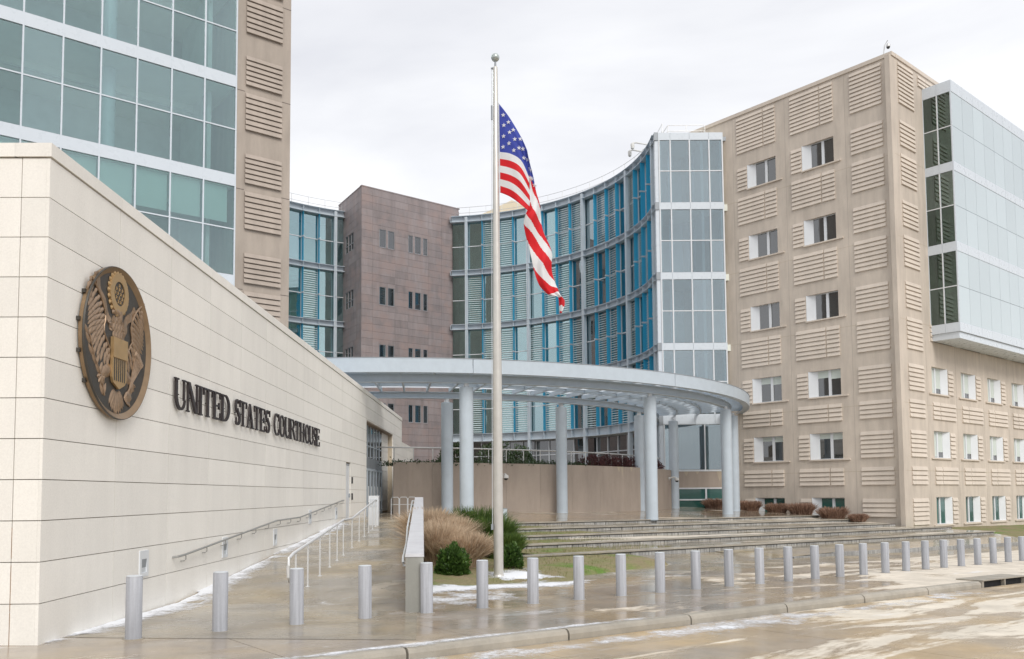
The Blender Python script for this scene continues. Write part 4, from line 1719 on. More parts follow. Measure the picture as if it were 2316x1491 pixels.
# ground storey glazing, set back
for i in range(20):
    a0 = 84 - i * 4.2
    a1 = a0 - 4.2
    q = [cp(a, r, z) for z in (.9, 6.9) for a, r in ((a0 - .1, RR + .5), (a1 + .1, RR + .5), (a1 + .1, RR + .53), (a0 - .1, RR + .53))]
    MB().hexa(q).build('pane', M['wglass'], curv)
    p = cp(a1, RR + .5, 0)
    f = Fr(p.x, p.y, 90 - a1, -1)
    MB().fbox(f, -.10, .04, -.045, .045, .9, 6.95).build('mullion', M['frame'], curv)
mb = MB().ring(CC, RR + .42, RR + .5, 0, 84, 5.55, 5.63, 40)
mb.build('transom', M['frame'], curv)
mb = MB().ring(CC, RR + .3, RR + 3, -1, 84, 6.86, 6.96, 40)
mb.build('soffit', M['steeldk'], curv)
# roof edge rail
for a0, a1 in ((.5, 83.5), (116, 140)):
    mb = MB()
    n = int((a1 - a0) / 2)
    for z in (29.62, 29.08):
        mb.tube([cp(a0 + (a1 - a0) * i / n, RR + .55, z) for i in range(n + 1)], .022, 5)
    for i in range(int((a1 - a0) / 4.9) + 1):
        a = a0 + i * 4.9
        mb.tube([cp(a, RR + .55, 28.25), cp(a, RR + .55, 29.62)], .022, 5)
    mb.build('roof_rail', M['alu'], curv)
# glazed end bay
BY = 61.98
XB = [10.98, 11.80, 13.21, 14.65, 15.62]
mb = MB()
mb.box(10.95, 11.15, BY + .1, BY + 7, .7, 28.3).box(15.45, 15.65, BY + .1, BY + 7, .7, 28.3).box(11.151, 15.449, BY + 6.5, BY + 6.9, .7, 28.3)
mb.build('bay_wall', M['interior'], curv)
MB().box(10.9, 15.7, BY + .1, BY + 7, 28.0, 28.4).build('bay_roof', M['bandwhite'], curv)
for k in range(5):
    zt, zb = ((28.53, 27.98) if k == 0 else RB[k])
    for j in range(4):
        MB().box(XB[j] + (.008 if j else -.06), XB[j + 1] - (.008 if j < 3 else -.06), BY - .02, BY + .12, zb, zt).build('spandrel', M['bandwhite'], curv)
    MB().box(11.16, 15.44, BY + .13, BY + 6.4, zb - .04, zt - .1).build('bay_floor', M['ceiling'], curv)
    if k < 4:
        z1, z0 = zb, RB[k + 1][0]
        mid = (z0 + z1) / 2 + .02
        for j in range(4):
            for q0, q1 in ((z0, mid), (mid, z1)):
                MB().box(XB[j] + .04, XB[j + 1] - .04, BY + .04, BY + .055, q0 + .03, q1 - .03).build('pane', M['bglass'], curv)
            MB().box(XB[j] + .04, XB[j + 1] - .04, BY, BY + .1, mid - .035, mid + .035).build('transom', M['white'], curv)
        for j in range(5):
            MB().box(XB[j] - .045, XB[j] + .045, BY - .03, BY + .10, z0, z1).build('mullion', M['white'], curv)
        MB().box(11.9, 12.2, BY + 1.5, BY + 1.8, z0, z1 - .1).box(13.9, 14.4, BY + 2.2, BY + 2.7, z0, z1 - .1).box(14.4, 15.4, BY + 2.4, BY + 2.5, z0, z1 - .1).build('bay_column', M['bandwhite'], curv)
        MB().box(11.2, 15.4, BY + 3.4, BY + 3.5, z0, z1 - .1).build('bay_partition', M['interior'], curv)
        # white return between the curve and the bay
    MB().box(10.62, 10.90, BY - .05, BY + .4, zb - .02, zt + .02).build('beam_end', M['steeldk'], curv)
MB().box(10.66, 10.92, BY + .02, BY + .5, .8, 28.0).build('corner_post', M['bandwhite'], curv)
# ground storey of the bay
MB().box(10.95, 15.66, BY + .0, BY + .3, 2.42, 3.58).build('bay_apron', M['tanwall'], curv)
MB().box(10.95, 15.66, BY - .03, BY + .1, 3.581, 3.70).build('sill', M['white'], curv)
for x0, x1 in ((10.98, 11.8), (11.8, 13.9), (13.9, 15.62)):
    MB().box(x0 + .04, x1 - .04, BY + .06, BY + .08, 3.72, 6.94).build('pane', M['bglass'], curv)
    MB().box(x0 - .045, x0 + .045, BY, BY + .12, 3.702, 6.96).build('mullion', M['white'], curv)
    p_ = MB().box(x0 + .04, x1 - .04, BY + .05, BY + .08, .8, 2.40).build('lower_pane', M['gglass'], curv)
    MB().box(x0 - .06, x0 + .06, BY - .01, BY + .1, .75, 2.419).build('mullion', M['white'], curv)
MB().box(10.98, 15.62, BY - .012, BY + .06, 1.50, 1.60).box(10.98, 15.62, BY - .012, BY + .06, 2.32, 2.418).box(10.98, 15.62, BY - .012, BY + .06, .8, .92).build('transom', M['white'], curv)
# runs of rust below the sill
for x, w_, h_ in ((12.5, .16, .32), (14.9, .2, .75), (13.3, .14, .18)):
    MB().add([(x - w_, BY - .003, 3.57), (x + w_, BY - .003, 3.57), (x + w_ * .5, BY - .003, 3.57 - h_ * .6), (x, BY - .003, 3.57 - h_), (x - w_ * .6, BY - .003, 3.57 - h_ * .5)], [(0, 1, 2, 3, 4)]).build('rust_stain', M['joint'], curv)
# rail on the bay roof
mb = MB()
for z in (29.30, 28.86):
    mb.tube([(11.2, BY + 6, z), (11.75, BY + .5, z), (14.5, BY + .5, z), (14.6, BY + 6, z)], .024, 5)
for x in (11.75, 13.1, 14.5):
    mb.tube([(x, BY + .5, 28.4), (x, BY + .5, 29.3)], .024, 5)
mb.build('roof_rail', M['alu'], curv)

# ------------------------------------------------------------------ mauve stone block
FBR = Fr(-13.2, 75.2, 51.5, 1)
FBL = Fr(-13.2, 75.2, -30.5, -1)
blk = thing('stone_block_tower', (-13.2, 75.2, 0), 'mauve-brown stone stair block with small dark windows between the curved glass walls', 'building')
BT = 29.55
mb = MB()
ins = [FBR.p(.2, -.1, 0), FBR.p(10.6, -.1, 0), FBR.p(10.6, -6, 0), FBL.p(6.2, -.1, 0)]
mb.prism([Vector((p.x, p.y, .5)) for p in ins], (0, 0, BT - .7))
mb.build('wall_core', M['mauvejoint'], blk)
WR = []
WLF = []
for k in range(5):
    z1 = 25.98 - k * 5.24
    if k < 4:
        WR += [(1.80, 2.48, z1 - 1.64, z1), (2.68, 3.35, z1 - 1.64, z1)]
    WR += [(4.84, 5.33, z1 - 1.62, z1), (5.53, 6.20, z1 - 1.62, z1), (6.44, 6.92, z1 - 1.62, z1)]
    WLF += [(2.1, 2.75, z1 - 1.62, z1 - .02), (2.8, 3.45, z1 - 1.62, z1 - .02), (3.55, 4.2, z1 - 1.62, z1 - .02)]
JR = [0, 1.1, 3.42, 4.8, 7.0, 8.5, 10.5]
JL = [.05, 1.3, 3.4, 4.8, 6.2]
hc = .648
nblk = 0
rest = MB()
for F, J, WH in ((FBR, JR, WR), (FBL, JL, WLF)):
    for i in range(44):
        z1 = BT - i * hc
        z0 = z1 - hc + .014
        if z1 < 1.5:
            break
        for a, b in zip(J, J[1:]):
            rr = [(a + (.0 if a < .06 else .005), b - .005, z0, z1)]
            for h in WH:
                rr = rect_sub(rr, h)
            for q in rr:
                if i < (22 if F is FBR else 12):
                    fpiece('stone_panel', F, q[0], q[1], -.09, 0 if F is FBR else -.002, q[2], q[3], M['mauve'], blk)
                    nblk += 1
                else:
                    rest.fbox(F, q[0], q[1], -.09, 0 if F is FBR else -.002, q[2], q[3])
    for h in WH:
        w_ = MB().fbox(F, h[0] + .03, h[1] - .03, -.085, -.07, h[2] + .03, h[3] - .03).build('window', M['wglass'], blk)
        mb = MB().fbox(F, h[0], h[0] + .045, -.088, -.03, h[2], h[3]).fbox(F, h[1] - .045, h[1], -.088, -.03, h[2], h[3]).fbox(F, h[0] + .045, h[1] - .045, -.088, -.03, h[2], h[2] + .05).fbox(F, h[0] + .045, h[1] - .045, -.088, -.03, h[3] - .04, h[3])
        if F is FBL:
            mb.fbox(F, h[0] + .045, h[1] - .045, -.088, -.03, h[2] + .62, h[2] + .67)
        mb.build('window_frame', M['steeldk'], w_)
rest.build('stone_panel', M['mauve'], blk)['kind'] = 'stuff'
mb = MB()
for k in range(5):
    z1 = 25.98 - k * 5.24
    mb.fbox(FBR, 4.8, 6.96, -.05, .03, z1 - 1.68, z1 - 1.625)
    if k < 4:
        mb.fbox(FBR, 1.76, 3.39, -.05, .03, z1 - 1.70, z1 - 1.645)
mb.build('sill', M['mauve'], blk)
mb = MB().fbox(FBR, -.03, 10.6, -.3, .03, BT, BT + .1)
mb.build('coping', M['mauve'], blk)
mb = MB().fbox(FBL, .33, 6.2, -.3, .03, BT, BT + .099)
mb.build('coping', M['mauve'], blk)
MB().tube([FBR.p(10.3, .12, 3), FBR.p(10.3, .12, 7.1)], .07, 6).build('downpipe', M['steeldk'], blk)

# beige hipped roof of the building behind
hip = thing('far_building', (0, 98, 0), 'pale beige hipped roof showing above the curved glass building, behind the flagpole', 'building')
mb = MB()
mb.add([(-8.5, 95, 31), (8.5, 95, 31), (8.5, 108, 31), (-8.5, 108, 31), (0.2, 97.5, 35.9), (.2, 105, 35.9)], [(0, 1, 4), (1, 2, 5, 4), (2, 3, 5), (3, 0, 4, 5)])
mb.build('roof', M['beige'], hip)
MB().box(-8.3, 8.3, 95.2, 107.8, .5, 31).build('wall', M['tan'], hip)

# ------------------------------------------------------------------ canopy
CA = (-7.44, 63.2)
can = thing('entrance_canopy', (-2, 41, .9), 'pale blue-grey ring canopy with white glass strips on round columns above the plaza', 'canopy')
PH0, PH1 = -15.5, 86.5            # degrees from the street side, anticlockwise seen from above


def ca(ph):
    return -90 + ph


def kp_(ph, r, z):
    return Vector((CA[0] + r * sin(radians(ph)), CA[1] - r * cos(radians(ph)), z))


RF = 24.05
joints = [PH0, 13.6, 42.0, 70.4, PH1]
for a, b in zip(joints, joints[1:]):
    n = int((b - a) / 1.4)
    f_ = MB().ring(CA, RF - .10, RF, ca(a + .04), ca(b - .04), 7.67, 8.33, n).build('fascia_panel', M['canopy'], can)
    MB().ring(CA, RF - .5, RF + .02, ca(a), ca(b), 8.331, 8.36, n).build('drip_edge', M['steeldk'], f_)
    MB().ring(CA, RF - .45, RF - .101, ca(a), ca(b), 7.70, 7.73, n).build('fascia_return', M['canopy'], f_)


def ibeam(name, r, z0, z1, w, a, b, mat, parent):
    n = int((b - a) / 1.4)
    mb = MB()
    mb.ring(CA, r - .02, r + .02, ca(a), ca(b), z0 + .04, z1 - .04, n)
    mb.ring(CA, r - w / 2, r + w / 2, ca(a), ca(b), z0, z0 + .038, n)
    mb.ring(CA, r - w / 2, r + w / 2, ca(a), ca(b), z1 - .038, z1, n)
    return mb.build(name, mat, parent)


ibeam('outer_ring_beam', 22.75, 7.36, 7.80, .30, PH0, PH1 + 2, M['canopy'], can)
ibeam('inner_ring_beam', 17.85, 7.15, 7.50, .30, PH0 - 3, PH1 + 2, M['canopy'], can)
ibeam('ring_purlin', 19.25, 7.62, 7.80, .10, PH0, PH1, M['canopy'], can)
ibeam('ring_purlin', 20.85, 7.62, 7.80, .10, PH0, PH1, M['canopy'], can)
DPH = 3.89
rafs = [13.4 - DPH * 7 + DPH * i for i in range(27)]
for ph in rafs:
    if ph > PH1:
        continue
    d0, d1 = kp_(ph, 17.7, 0), kp_(ph, 23.9, 0)
    mb = MB()
    az = math.degrees(atan2(d1.x - d0.x, d1.y - d0.y))
    f = Fr(d0.x, d0.y, az, 1)
    ln = (d1 - d0).length
    mb.hexa([f.p(0, -.045, 7.50), f.p(ln, -.045, 7.80), f.p(ln, .045, 7.80), f.p(0, .045, 7.50), f.p(0, -.045, 7.72), f.p(ln, -.045, 8.0), f.p(ln, .045, 8.0), f.p(0, .045, 7.72)])
    mb.build('rafter', M['canopy'], can)
for ph, ph2 in zip(rafs, rafs[1:]):
    if ph2 > PH1:
        continue
    for r0, r1 in ((17.75, 18.85), (19.10, 20.25), (20.55, 21.75), (22.05, 23.90)):
        z0, z1 = 7.74 + .28 * (r0 - 17.7) / 6.2, 7.74 + .28 * (r1 - 17.7) / 6.2
        q = []
        for dz in (0, .03):
            for p_, r_, z_ in ((ph + .12, r0, z0), (ph2 - .12, r0, z0), (ph2 - .12, r1, z1), (ph + .12, r1, z1)):
                q.append(kp_(p_, r_, z_ + dz))
        MB().hexa(q).build('roof_glass', M['roofglass'], can)


def column(x, y, zt, r, beamz):
    zb = zplaza(x, y) - .06
    c = MB().lathe([(r, 0), (r, zt - zb), (r * .92, zt - zb + .02)], (x, y, zb), 28).build('column', M['canopy'], can, True)
    MB().lathe([(r * 1.012, 0), (r * 1.012, .012)], (x, y, zb + 2.6), 28).build('joint_ring', M['steel'], c)
    MB().lathe([(r * 1.03, .05), (r * 1.03, .10)], (x, y, zb), 28).build('base_ring', M['steel'], c)
    mb = MB()
    mb.lathe([(.13, 0), (.11, beamz - zt + .02)], (x, y, zt), 10)
    for k in range(4):
        a = k * pi / 2 + .5
        mb.tube([(x + .2 * cos(a), y + .2 * sin(a), zt - .05), (x + .06 * cos(a), y + .06 * sin(a), beamz)], .03, 5)
    mb.build('pin_joint', M['stainless'], c)


for ph, r in ((13.4, 22.72), (40.8, 22.72), (64.6, 22.95), (76.0, 22.95)):
    p = kp_(ph, r, 0)
    column(p.x, p.y, 7.15, .335, 7.36)
for ph, r in ((12.9, 17.85), (35.3, 17.72), (60.1, 17.85), (76.2, 19.0)):
    p = kp_(ph, r, 0)
    column(p.x, p.y, 6.92, .315, 7.16)

# ------------------------------------------------------------------ retaining wall behind the plaza
rw = thing('retaining_wall', (0, 47, 1), 'curved tan stucco retaining wall behind the canopy columns', 'wall')


def rwr(ph):
    return 16.75 + (2.05 * ((ph - 20) / 55) ** 1.5 if ph > 20 else 0)


def rwp(ph, dr, z):
    return kp_(ph, rwr(ph) + dr, z)


segs = [3.5 + 71.8 * i / 10 for i in range(11)]
for a, b in zip(segs, segs[1:]):
    mb = MB()
    n = 4
    vs = []
    for i in range(n + 1):
        ph = a + (b - a) * i / n - (.03 if i == n else 0)
        zt = 3.80 - .0036 * max(0, ph - 10) * .9
        for dr, z in ((-.35, .2), (0, .2), (0, zt), (-.35, zt)):
            vs.append(rwp(ph, dr, z))
    fs = [(0, 1, 2, 3), tuple(n * 4 + j for j in (3, 2, 1, 0))] + [(i * 4 + j, (i + 1) * 4 + j, (i + 1) * 4 + (j + 1) % 4, i * 4 + (j + 1) % 4) for i in range(n) for j in range(4)]
    mb.add(vs, fs)
    mb.build('wall_panel', M['tanwall'], rw)
mb = MB()
for a, w_, h_ in ((52, .5, .35), (53, .25, .7), (56, .4, .3)):
    p = [rwp(a - w_, .004, 3.66), rwp(a + w_, .004, 3.66), rwp(a + w_ * .5, .004, 3.66 - h_ * .6), rwp(a, .004, 3.66 - h_), rwp(a - w_ * .7, .004, 3.66 - h_ * .4)]
    mb.add(p, [(0, 1, 2, 3, 4)])
mb.build('rust_stain', M['joint'], rw)
# planted terrace behind it
rows = [[kp_(ph, r, z) for ph in [3 + 74 * i / 24 for i in range(25)]] for r, z in ((16.4, 3.5), (13, 3.6), (6, 3.6), (0.5, 3.5))]
sheet('terrace_bed', rows, M['soil'])
tr = thing('terrace_railing', (0, 47.5, 3.6), 'pale metal guard rail standing above the curved retaining wall', 'railing')
mb = MB()
zt = lambda ph: 4.66 - .0038 * ph
mb.tube([rwp(-6 + 80 * i / 40, -.6, zt(-6 + 80 * i / 40)) for i in range(41)], .045, 6)
mb.build('top_rail', M['alu'], tr, True)
for i in range(21):
    ph = -4 + i * 3.75
    MB().tube([rwp(ph, -.6, 3.4), rwp(ph, -.6, zt(ph))], .028, 5).build('post', M['alu'], tr)
# ================================================================== BOLLARDS
ordn = ['first', 'second', 'third', 'fourth', 'fifth', 'sixth', 'seventh', 'eighth', 'ninth', 'tenth', 'eleventh', 'twelfth', 'thirteenth', 'fourteenth', 'fifteenth', 'sixteenth', 'seventeenth', 'eighteenth', 'nineteenth', 'twentieth', 'twenty-first', 'twenty-second', 'twenty-third', 'twenty-fourth', 'twenty-fifth', 'twenty-sixth', 'twenty-seventh', 'twenty-eighth']
extra = {0: 'nearest the cream pavilion corner', 1: 'on the wet pavement below the wall rail', 2: 'in front of the looped ramp rail', 3: 'alone in the mouth of the ramp', 4: 'against the end of the concrete ramp wall', 5: 'in front of the round green shrub', 6: 'just right of the flagpole', 8: 'with a stained rim, before the green turf strip', 22: 'behind the storm drain'}
btube = MB().lathe([(.114, -.1), (.114, .885), (.108, .893)], (0, 0, 0), 24).mesh('bollard_tube', M['bollard'], True)
bcap = MB().lathe([(.108, .8935), (.112, .896), (.112, .906), (.10, .912)], (0, 0, 0), 24).mesh('bollard_cap', M['frame'], True)
bfoot = MB().lathe([(.150, -.05), (.150, .006)], (0, 0, 0), 20).mesh('bollard_collar', M['kerb'])
first = None
for i in range(28):
    p = street(i * 1.266, 0)
    lab = ordn[i] + ' grey steel bollard from the left' + (', ' + extra[i] if i in extra else ', in the long kerbside row')
    if first is None:
        r = thing('bollard', p, lab, 'bollard', 'bollards along the kerb')
        kids = [place('tube', btube, r, p), place('cap', bcap, r, p), place('base_collar', bfoot, r, p)]
        first = (r, kids)
    else:
        r = first[0].copy()
        COL.objects.link(r)
        r.location = p
        r['label'] = lab
        WL[r] = p
        for c in first[1]:
            q = c.copy()
            COL.objects.link(q)
            q.parent = r
            q.rotation_euler[2] = random.random() * 6
        r.rotation_euler = (random.gauss(0, .004), random.gauss(0, .004), 0)

# ================================================================== FLAGPOLE AND FLAG
PX_, PY_ = -.38, 22.99
fp = thing('flagpole', (PX_, PY_, -.2), 'tall tapering aluminium flagpole with a ball on top, rising from the snow', 'flagpole')
MB().lathe([(.128, 0), (.128, 2), (.118, 5.5), (.095, 9.5), (.062, 13.95), (.05, 13.97)], (PX_, PY_, -.22), 20).build('pole', M['pole'], fp, True)
MB().lathe([(.17, 0), (.17, .05), (.135, .12)], (PX_, PY_, -.2), 20).build('base_collar', M['pole'], fp, True)
mb = MB()
k = 14
prof = [(.001, 0)] + [(.115 * sin(pi * i / k), .115 - .115 * cos(pi * i / k)) for i in range(1, k)] + [(.001, .23)]
mb.lathe(prof, (PX_, PY_, 13.90), 18)
MB().lathe([(.03, 0), (.025, .25)], (PX_, PY_, 13.7), 8).build('truck', M['steeldk'], fp)
mb.build('ball_finial', M['ballm'], fp, True)
MB().tube([(PX_ - .03, PY_, 13.72), (PX_ - .12, PY_, 13.70)], .03, 6).build('pulley', M['steeldk'], fp)
MB().tube([(PX_ - .10, PY_ - .02, 13.68), (PX_ - .11, PY_ - .02, 11.5), (PX_ - .135, PY_ - .04, 7), (PX_ - .155, PY_ - .05, 1.2)], .009, 5).build('halyard', M['frame'], fp)
MB().tube([(PX_ - .105, PY_ - .02, 12.65), (PX_ - .105, PY_ - .02, 12.25)], .025, 5).build('snap_hook', M['steeldk'], fp)
MB().box(PX_ - .19, PY_ * 0 + PX_ - .13, PY_ - .1, PY_ - .02, 1.1, 1.25).build('cleat', M['steeldk'], fp)

flag = thing('flag', (PX_ + .1, PY_, 10), 'large red, white and blue striped flag drooping from the flagpole', 'flag')
def fpt(x, y, d, off=0):
    """flag outline units: 1 = 11.74 mm across, 12.28 mm down from the hoist's top corner"""
    return Vector((-.26 + (x - 1130) * .01174, PY_ + d - off, 12.71 - (y - 235) * .01228))


def spl(tab, f):
    n = len(tab) - 1
    i = min(int(f * n), n - 1)
    u = f * n - i
    p = [tab[max(i - 1, 0)], tab[i], tab[i + 1], tab[min(i + 2, n)]]
    return [.5 * (2 * b + (c - a) * u + (2 * a - 5 * b + 4 * c - d) * u * u + (-a + 3 * b - 3 * c + d) * u ** 3) for a, b, c, d in zip(*p)]


# panel next to the pole: three rows (top edge, foot of the blue field, bottom edge), pole to fold
HT = [[(1128, 235, 0), (1152, 268, -.05), (1176, 310, -.10), (1192, 348, -.16)],
      [(1128.5, 345, 0), (1155, 354, -.14), (1178, 371, -.20), (1196, 408, -.10)],
      [(1129, 437, 0), (1152, 450, -.12), (1173, 468, -.24), (1199, 489, -.22)]]


def hoist(u, v, off=0):
    r = [spl(q, u) for q in HT]
    k = 7 / 13
    a, b, f = (r[0], r[1], v / k) if v <= k else (r[1], r[2], (v - k) / (1 - k))
    x, y, d = [p + (q - p) * f for p, q in zip(a, b)]
    return fpt(x, y, d + u * (.035 * sin(v * 11 + u * 5) + .02 * sin(v * 23 - u * 9)), off)


# the fly hangs in a folded tail: left x, y, stripe count, right x, y, stripe count, depths
FT_ = [(1192, 348, 3, 1192.5, 348, 3, -.16, -.1), (1193, 366, 4.6, 1199, 373, 4.4, -.12, .05), (1195, 395, 7.0, 1206, 398, 5.3, -.1, .12), (1197, 425, 7.5, 1213, 430, 6.0, -.05, .2),
       (1199, 450, 7.8, 1221, 455, 6.7, -.1, .25), (1197, 475, 8.2, 1224, 488, 7.5, -.25, .2), (1188, 492, 9.0, 1225, 508, 8.0, -.30, .15), (1183, 510, 9.9, 1231, 530, 8.3, -.2, .15),
       (1187, 535, 10.9, 1244, 556, 8.75, -.1, .2), (1193, 558, 11.1, 1249, 576, 9.3, -.05, .15), (1200, 590, 11.7, 1247, 594, 10.1, -.1, .05), (1205, 612, 12.1, 1248, 615, 10.5, -.1, .1),
       (1213, 637, 12.5, 1255, 640, 11.2, -.1, .12), (1222, 652, 12.8, 1260, 652, 12.0, -.05, .1), (1240, 668, 13.0, 1263, 659, 13.0, 0, .1), (1258, 672, 13.9, 1270, 670, 13.9, 0, .08),
       (1262, 678, 14.1, 1276, 678, 14.1, 0, .08), (1263, 690, 14.9, 1275, 692, 14.9, 0, .06), (1264, 704, 15.9, 1270, 704, 15.9, 0, .04), (1265, 709, 16.5, 1268, 709, 16.5, 0, .02)]


def tail(p, q, off=0):
    lx, ly, wl, rx, ry, wr, dl, dr_ = spl(FT_, q)
    f = p
    bulge = -.10 * sin(pi * p) * min(1, q * 4) + .05 * sin(p * 9 + q * 22)
    return fpt(lx + (rx - lx) * f, ly + (ry - ly) * f, dl + (dr_ - dl) * f + bulge, off), wl + (wr - wl) * f


mb = MB()
NU, NV = 30, 78
for i in range(NU + 1):
    for j in range(NV + 1):
        mb.v.append(tuple(hoist(i / NU, j / NV)))
for i in range(NU):
    for j in range(NV):
        b = i * (NV + 1) + j
        mb.f.append((b, b + NV + 1, b + NV + 2, b + 1))
        st_ = j * 13 // NV
        mb.m.append(2 if st_ < 7 else (0 if st_ % 2 == 0 else 1))
base = len(mb.v)
NP, NQ = 36, 220
for i in range(NQ + 1):
    for j in range(NP + 1):
        mb.v.append(tuple(tail(j / NP, i / NQ)[0]))
for i in range(NQ):
    for j in range(NP):
        b = base + i * (NP + 1) + j
        mb.f.append((b, b + 1, b + NP + 2, b + NP + 1))
        P_, w_ = tail((j + .5) / NP, (i + .5) / NQ)
        y_ = 235 - (P_.z - 12.71) / .01228
        x_ = 1130 + (P_.x + .26) / .01174
        if w_ < 7 and y_ < 398 + (x_ - 1195) * 1.7:
            mb.m.append(2)
        else:
            mb.m.append(0 if int(w_) % 2 == 0 else 1)
fo = mb.build('cloth', [M['red'], M['flagwhite'], M['flagblue']], flag, True)
sm = fo.modifiers.new('thick', 'SOLIDIFY')
sm.thickness = .005
sm.offset = 0


# cloth depth looked up by outline position, so the stars lie on the cloth
SAMP = []
for i in range(41):
    for j in range(61):
        SAMP.append(hoist(i / 40, j / 110))
for i in range(25):
    for j in range(60):
        SAMP.append(tail(i / 24, j / 260)[0])
SAMP = [(1130 + (p.x + .26) / .01174, 235 - (p.z - 12.71) / .01228, p.y - PY_) for p in SAMP]
for sx, sy in ((1137.4, 262), (1149.4, 279.7), (1138.8, 286), (1152, 304), (1138, 311.3), (1164, 321), (1176.6, 321), (1150.4, 329.4), (1136.6, 335.5), (1161.5, 346.5), (1173.6, 341.5), (1182.5, 344), (1184.6, 363.6), (1193.7, 366.6), (1198.7, 387), (1160.5, 299), (1203, 405), (1209, 419), (1200, 408)):
    m_ = MB()
    pts = [(sx, sy)] + [(sx + x * 5.6, sy - y * 5.6) for x, y in star2d(0, 0, 1)]
    for off in (.02, -.02):
        vs = []
        for x, y in pts:
            d = min(SAMP, key=lambda q: (q[0] - x) ** 2 + (q[1] - y) ** 2)[2]
            vs.append(fpt(x, y, d, off))
        m_.add(vs, [(0, 1 + i, 1 + (i + 1) % 10) for i in range(10)])
    m_.build('star', M['flagwhite'], fo)
MB().tube([(-.30, PY_, 12.74), (-.27, PY_, 10.25)], .012, 5).build('header_rope', M['frame'], flag)


# ================================================================== PLANTS
def grass_clump(name, x, y, z, r, h, n, mat, label, group, spread=.55, seed=1, wid=.007, plume=True, base_r=.5):
    rd = random.Random(seed)
    mb = MB()
    for i in range(n):
        a = rd.random() * 2 * pi
        rr = r * base_r * sqrt(rd.random())
        bx_, by_ = x + rr * cos(a), y + rr * sin(a)
        hh = h * (.55 + .5 * rd.random())
        out = spread * h * (.15 + rd.random() ** 1.4) * 1.1
        a2 = a + rd.gauss(0, .5)
        side = Vector((-sin(a2), cos(a2), 0)) * wid * (.6 + rd.random())
        side.rotate(Matrix.Rotation(rd.random() * 3, 3, 'Z'))
        jx, jy = rd.gauss(0, .05), rd.gauss(0, .05)
        pts = []
        for q in (0, .4, .75, 1):
            pts.append(Vector((bx_ + cos(a2) * out * q ** 1.6 + jx * q * q * h, by_ + sin(a2) * out * q ** 1.6 + jy * q * q * h, z - .03 + hh * (q - .28 * q ** 3 * (out / h)) + rd.gauss(0, .02) * q)))
        vs = []
        for q, p in enumerate(pts):
            w = (1, .9, 1.5 if plume else .7, .2)[q]
            vs += [p - side * w, p + side * w]
        mb.add(vs, [(0, 1, 3, 2), (2, 3, 5, 4), (4, 5, 7, 6)])
    root = thing(name, (x, y, z), label, 'plant', group)
    mb.build('blades', mat, root)
    MB().lathe([(r * .30, -.05), (r * .26, .10), (r * .1, .2)], (x, y, z), 9).build('crown', M['stem'], root)
    return root


def shrub(name, x, y, z, rx, ry, rz, n, mat, label, group=None, size=.05, seed=1, up=.3, lumps=0, cat='shrub'):
    rd = random.Random(seed)
    mb = MB()
    for i in range(n):
        u = Vector((rd.gauss(0, 1), rd.gauss(0, 1), rd.gauss(0, 1))).normalized()
        u.z = abs(u.z) * 1.0 if rd.random() < .82 else u.z * .4
        f = (.45 + .55 * rd.random() ** .45) * (1 + .30 * noise.noise(Vector((u.x * 2.6 + seed, u.y * 2.6, u.z * 2.6))) + (.12 * rd.random() if rd.random() < .1 else 0))
        p = Vector((x + u.x * rx * f, y + u.y * ry * f, z + rz * .12 + u.z * rz * .88 * f))
        d = (u + Vector((rd.gauss(0, .5), rd.gauss(0, .5), up + rd.gauss(0, .4)))).normalized()
        s = d.cross(Vector((rd.gauss(0, 1), rd.gauss(0, 1), rd.gauss(0, 1)))).normalized()
        l_, w = size * (.7 + .7 * rd.random()), size * .28
        mb.add([p, p + d * l_ * .5 + s * w, p + d * l_, p + d * l_ * .5 - s * w], [(0, 1, 2, 3)])
    root = thing(name, (x, y, z), label, cat, group)
    mb.build('foliage', mat, root)
    mb = MB()
    for i in range(7):
        a = i * .9 + seed
        mb.tube([(x, y, z - .1), (x + rx * .3 * cos(a), y + ry * .3 * sin(a), z + rz * .4), (x + rx * .55 * cos(a), y + ry * .55 * sin(a), z + rz * .75)], [.03, .018, .006], 5)
    mb.build('stems', M['stem'], root)
    return root


def zl(x, y):
    return zlawn(*td(x, y))


for i, (x, y, r, h, n, lab) in enumerate((
        (-1.35, 24.6, .7, 1.05, 3600, 'dry tan ornamental grass clump right behind the round green shrub'),
        (-2.15, 25.0, .8, 1.25, 3400, 'tall dry tan grass clump against the concrete ramp wall'),
        (-1.95, 27.2, .8, 1.25, 3400, 'biggest dry tan grass mound in the middle of the planting bed'),
        (-2.75, 28.6, .8, 1.4, 3000, 'dry tan grass clump farther up beside the ramp wall'),
        (-3.1, 32.5, .7, 1.1, 2000, 'sparse grey-brown grass clump at the top of the planting bed'))):
    grass_clump('ornamental_grass', x, y, zl(x, y), r, h, n, M['tangrass'], lab, 'dry grasses in the planting bed', .62, i + 3)
shrub('round_shrub', -1.60, 23.15, -.20, .44, .44, .82, 5200, M['greenleaf'], 'round clipped dark green shrub at the front of the planting bed', None, .085, 5, .55)
shrub('round_shrub', -.05, 24.9, -.12, .33, .33, .68, 2800, M['greenleaf'], 'small dark green shrub half hidden behind the flagpole', None, .085, 8, .55)
for i, (x, y, r_, h, lab) in enumerate(((-1.20, 29.6, .8, 1.55, 'tallest dark green leafy clump behind the tan grasses'), (-.72, 27.9, .7, 1.28, 'dark green leafy clump in the middle of the row beside the tan grasses'), (-.30, 26.9, .6, .85, 'lowest dark green leafy clump, nearest the flagpole'), (-1.75, 32.5, .7, 1.2, 'farthest dark green leafy clump at the top of the bed'))):
    grass_clump('green_clump', x, y, zl(x, y), r_, h, 3000, M['juniper'], lab, 'green leafy clumps beside the dry grasses', .5, 120 + i, .013, False, .7)
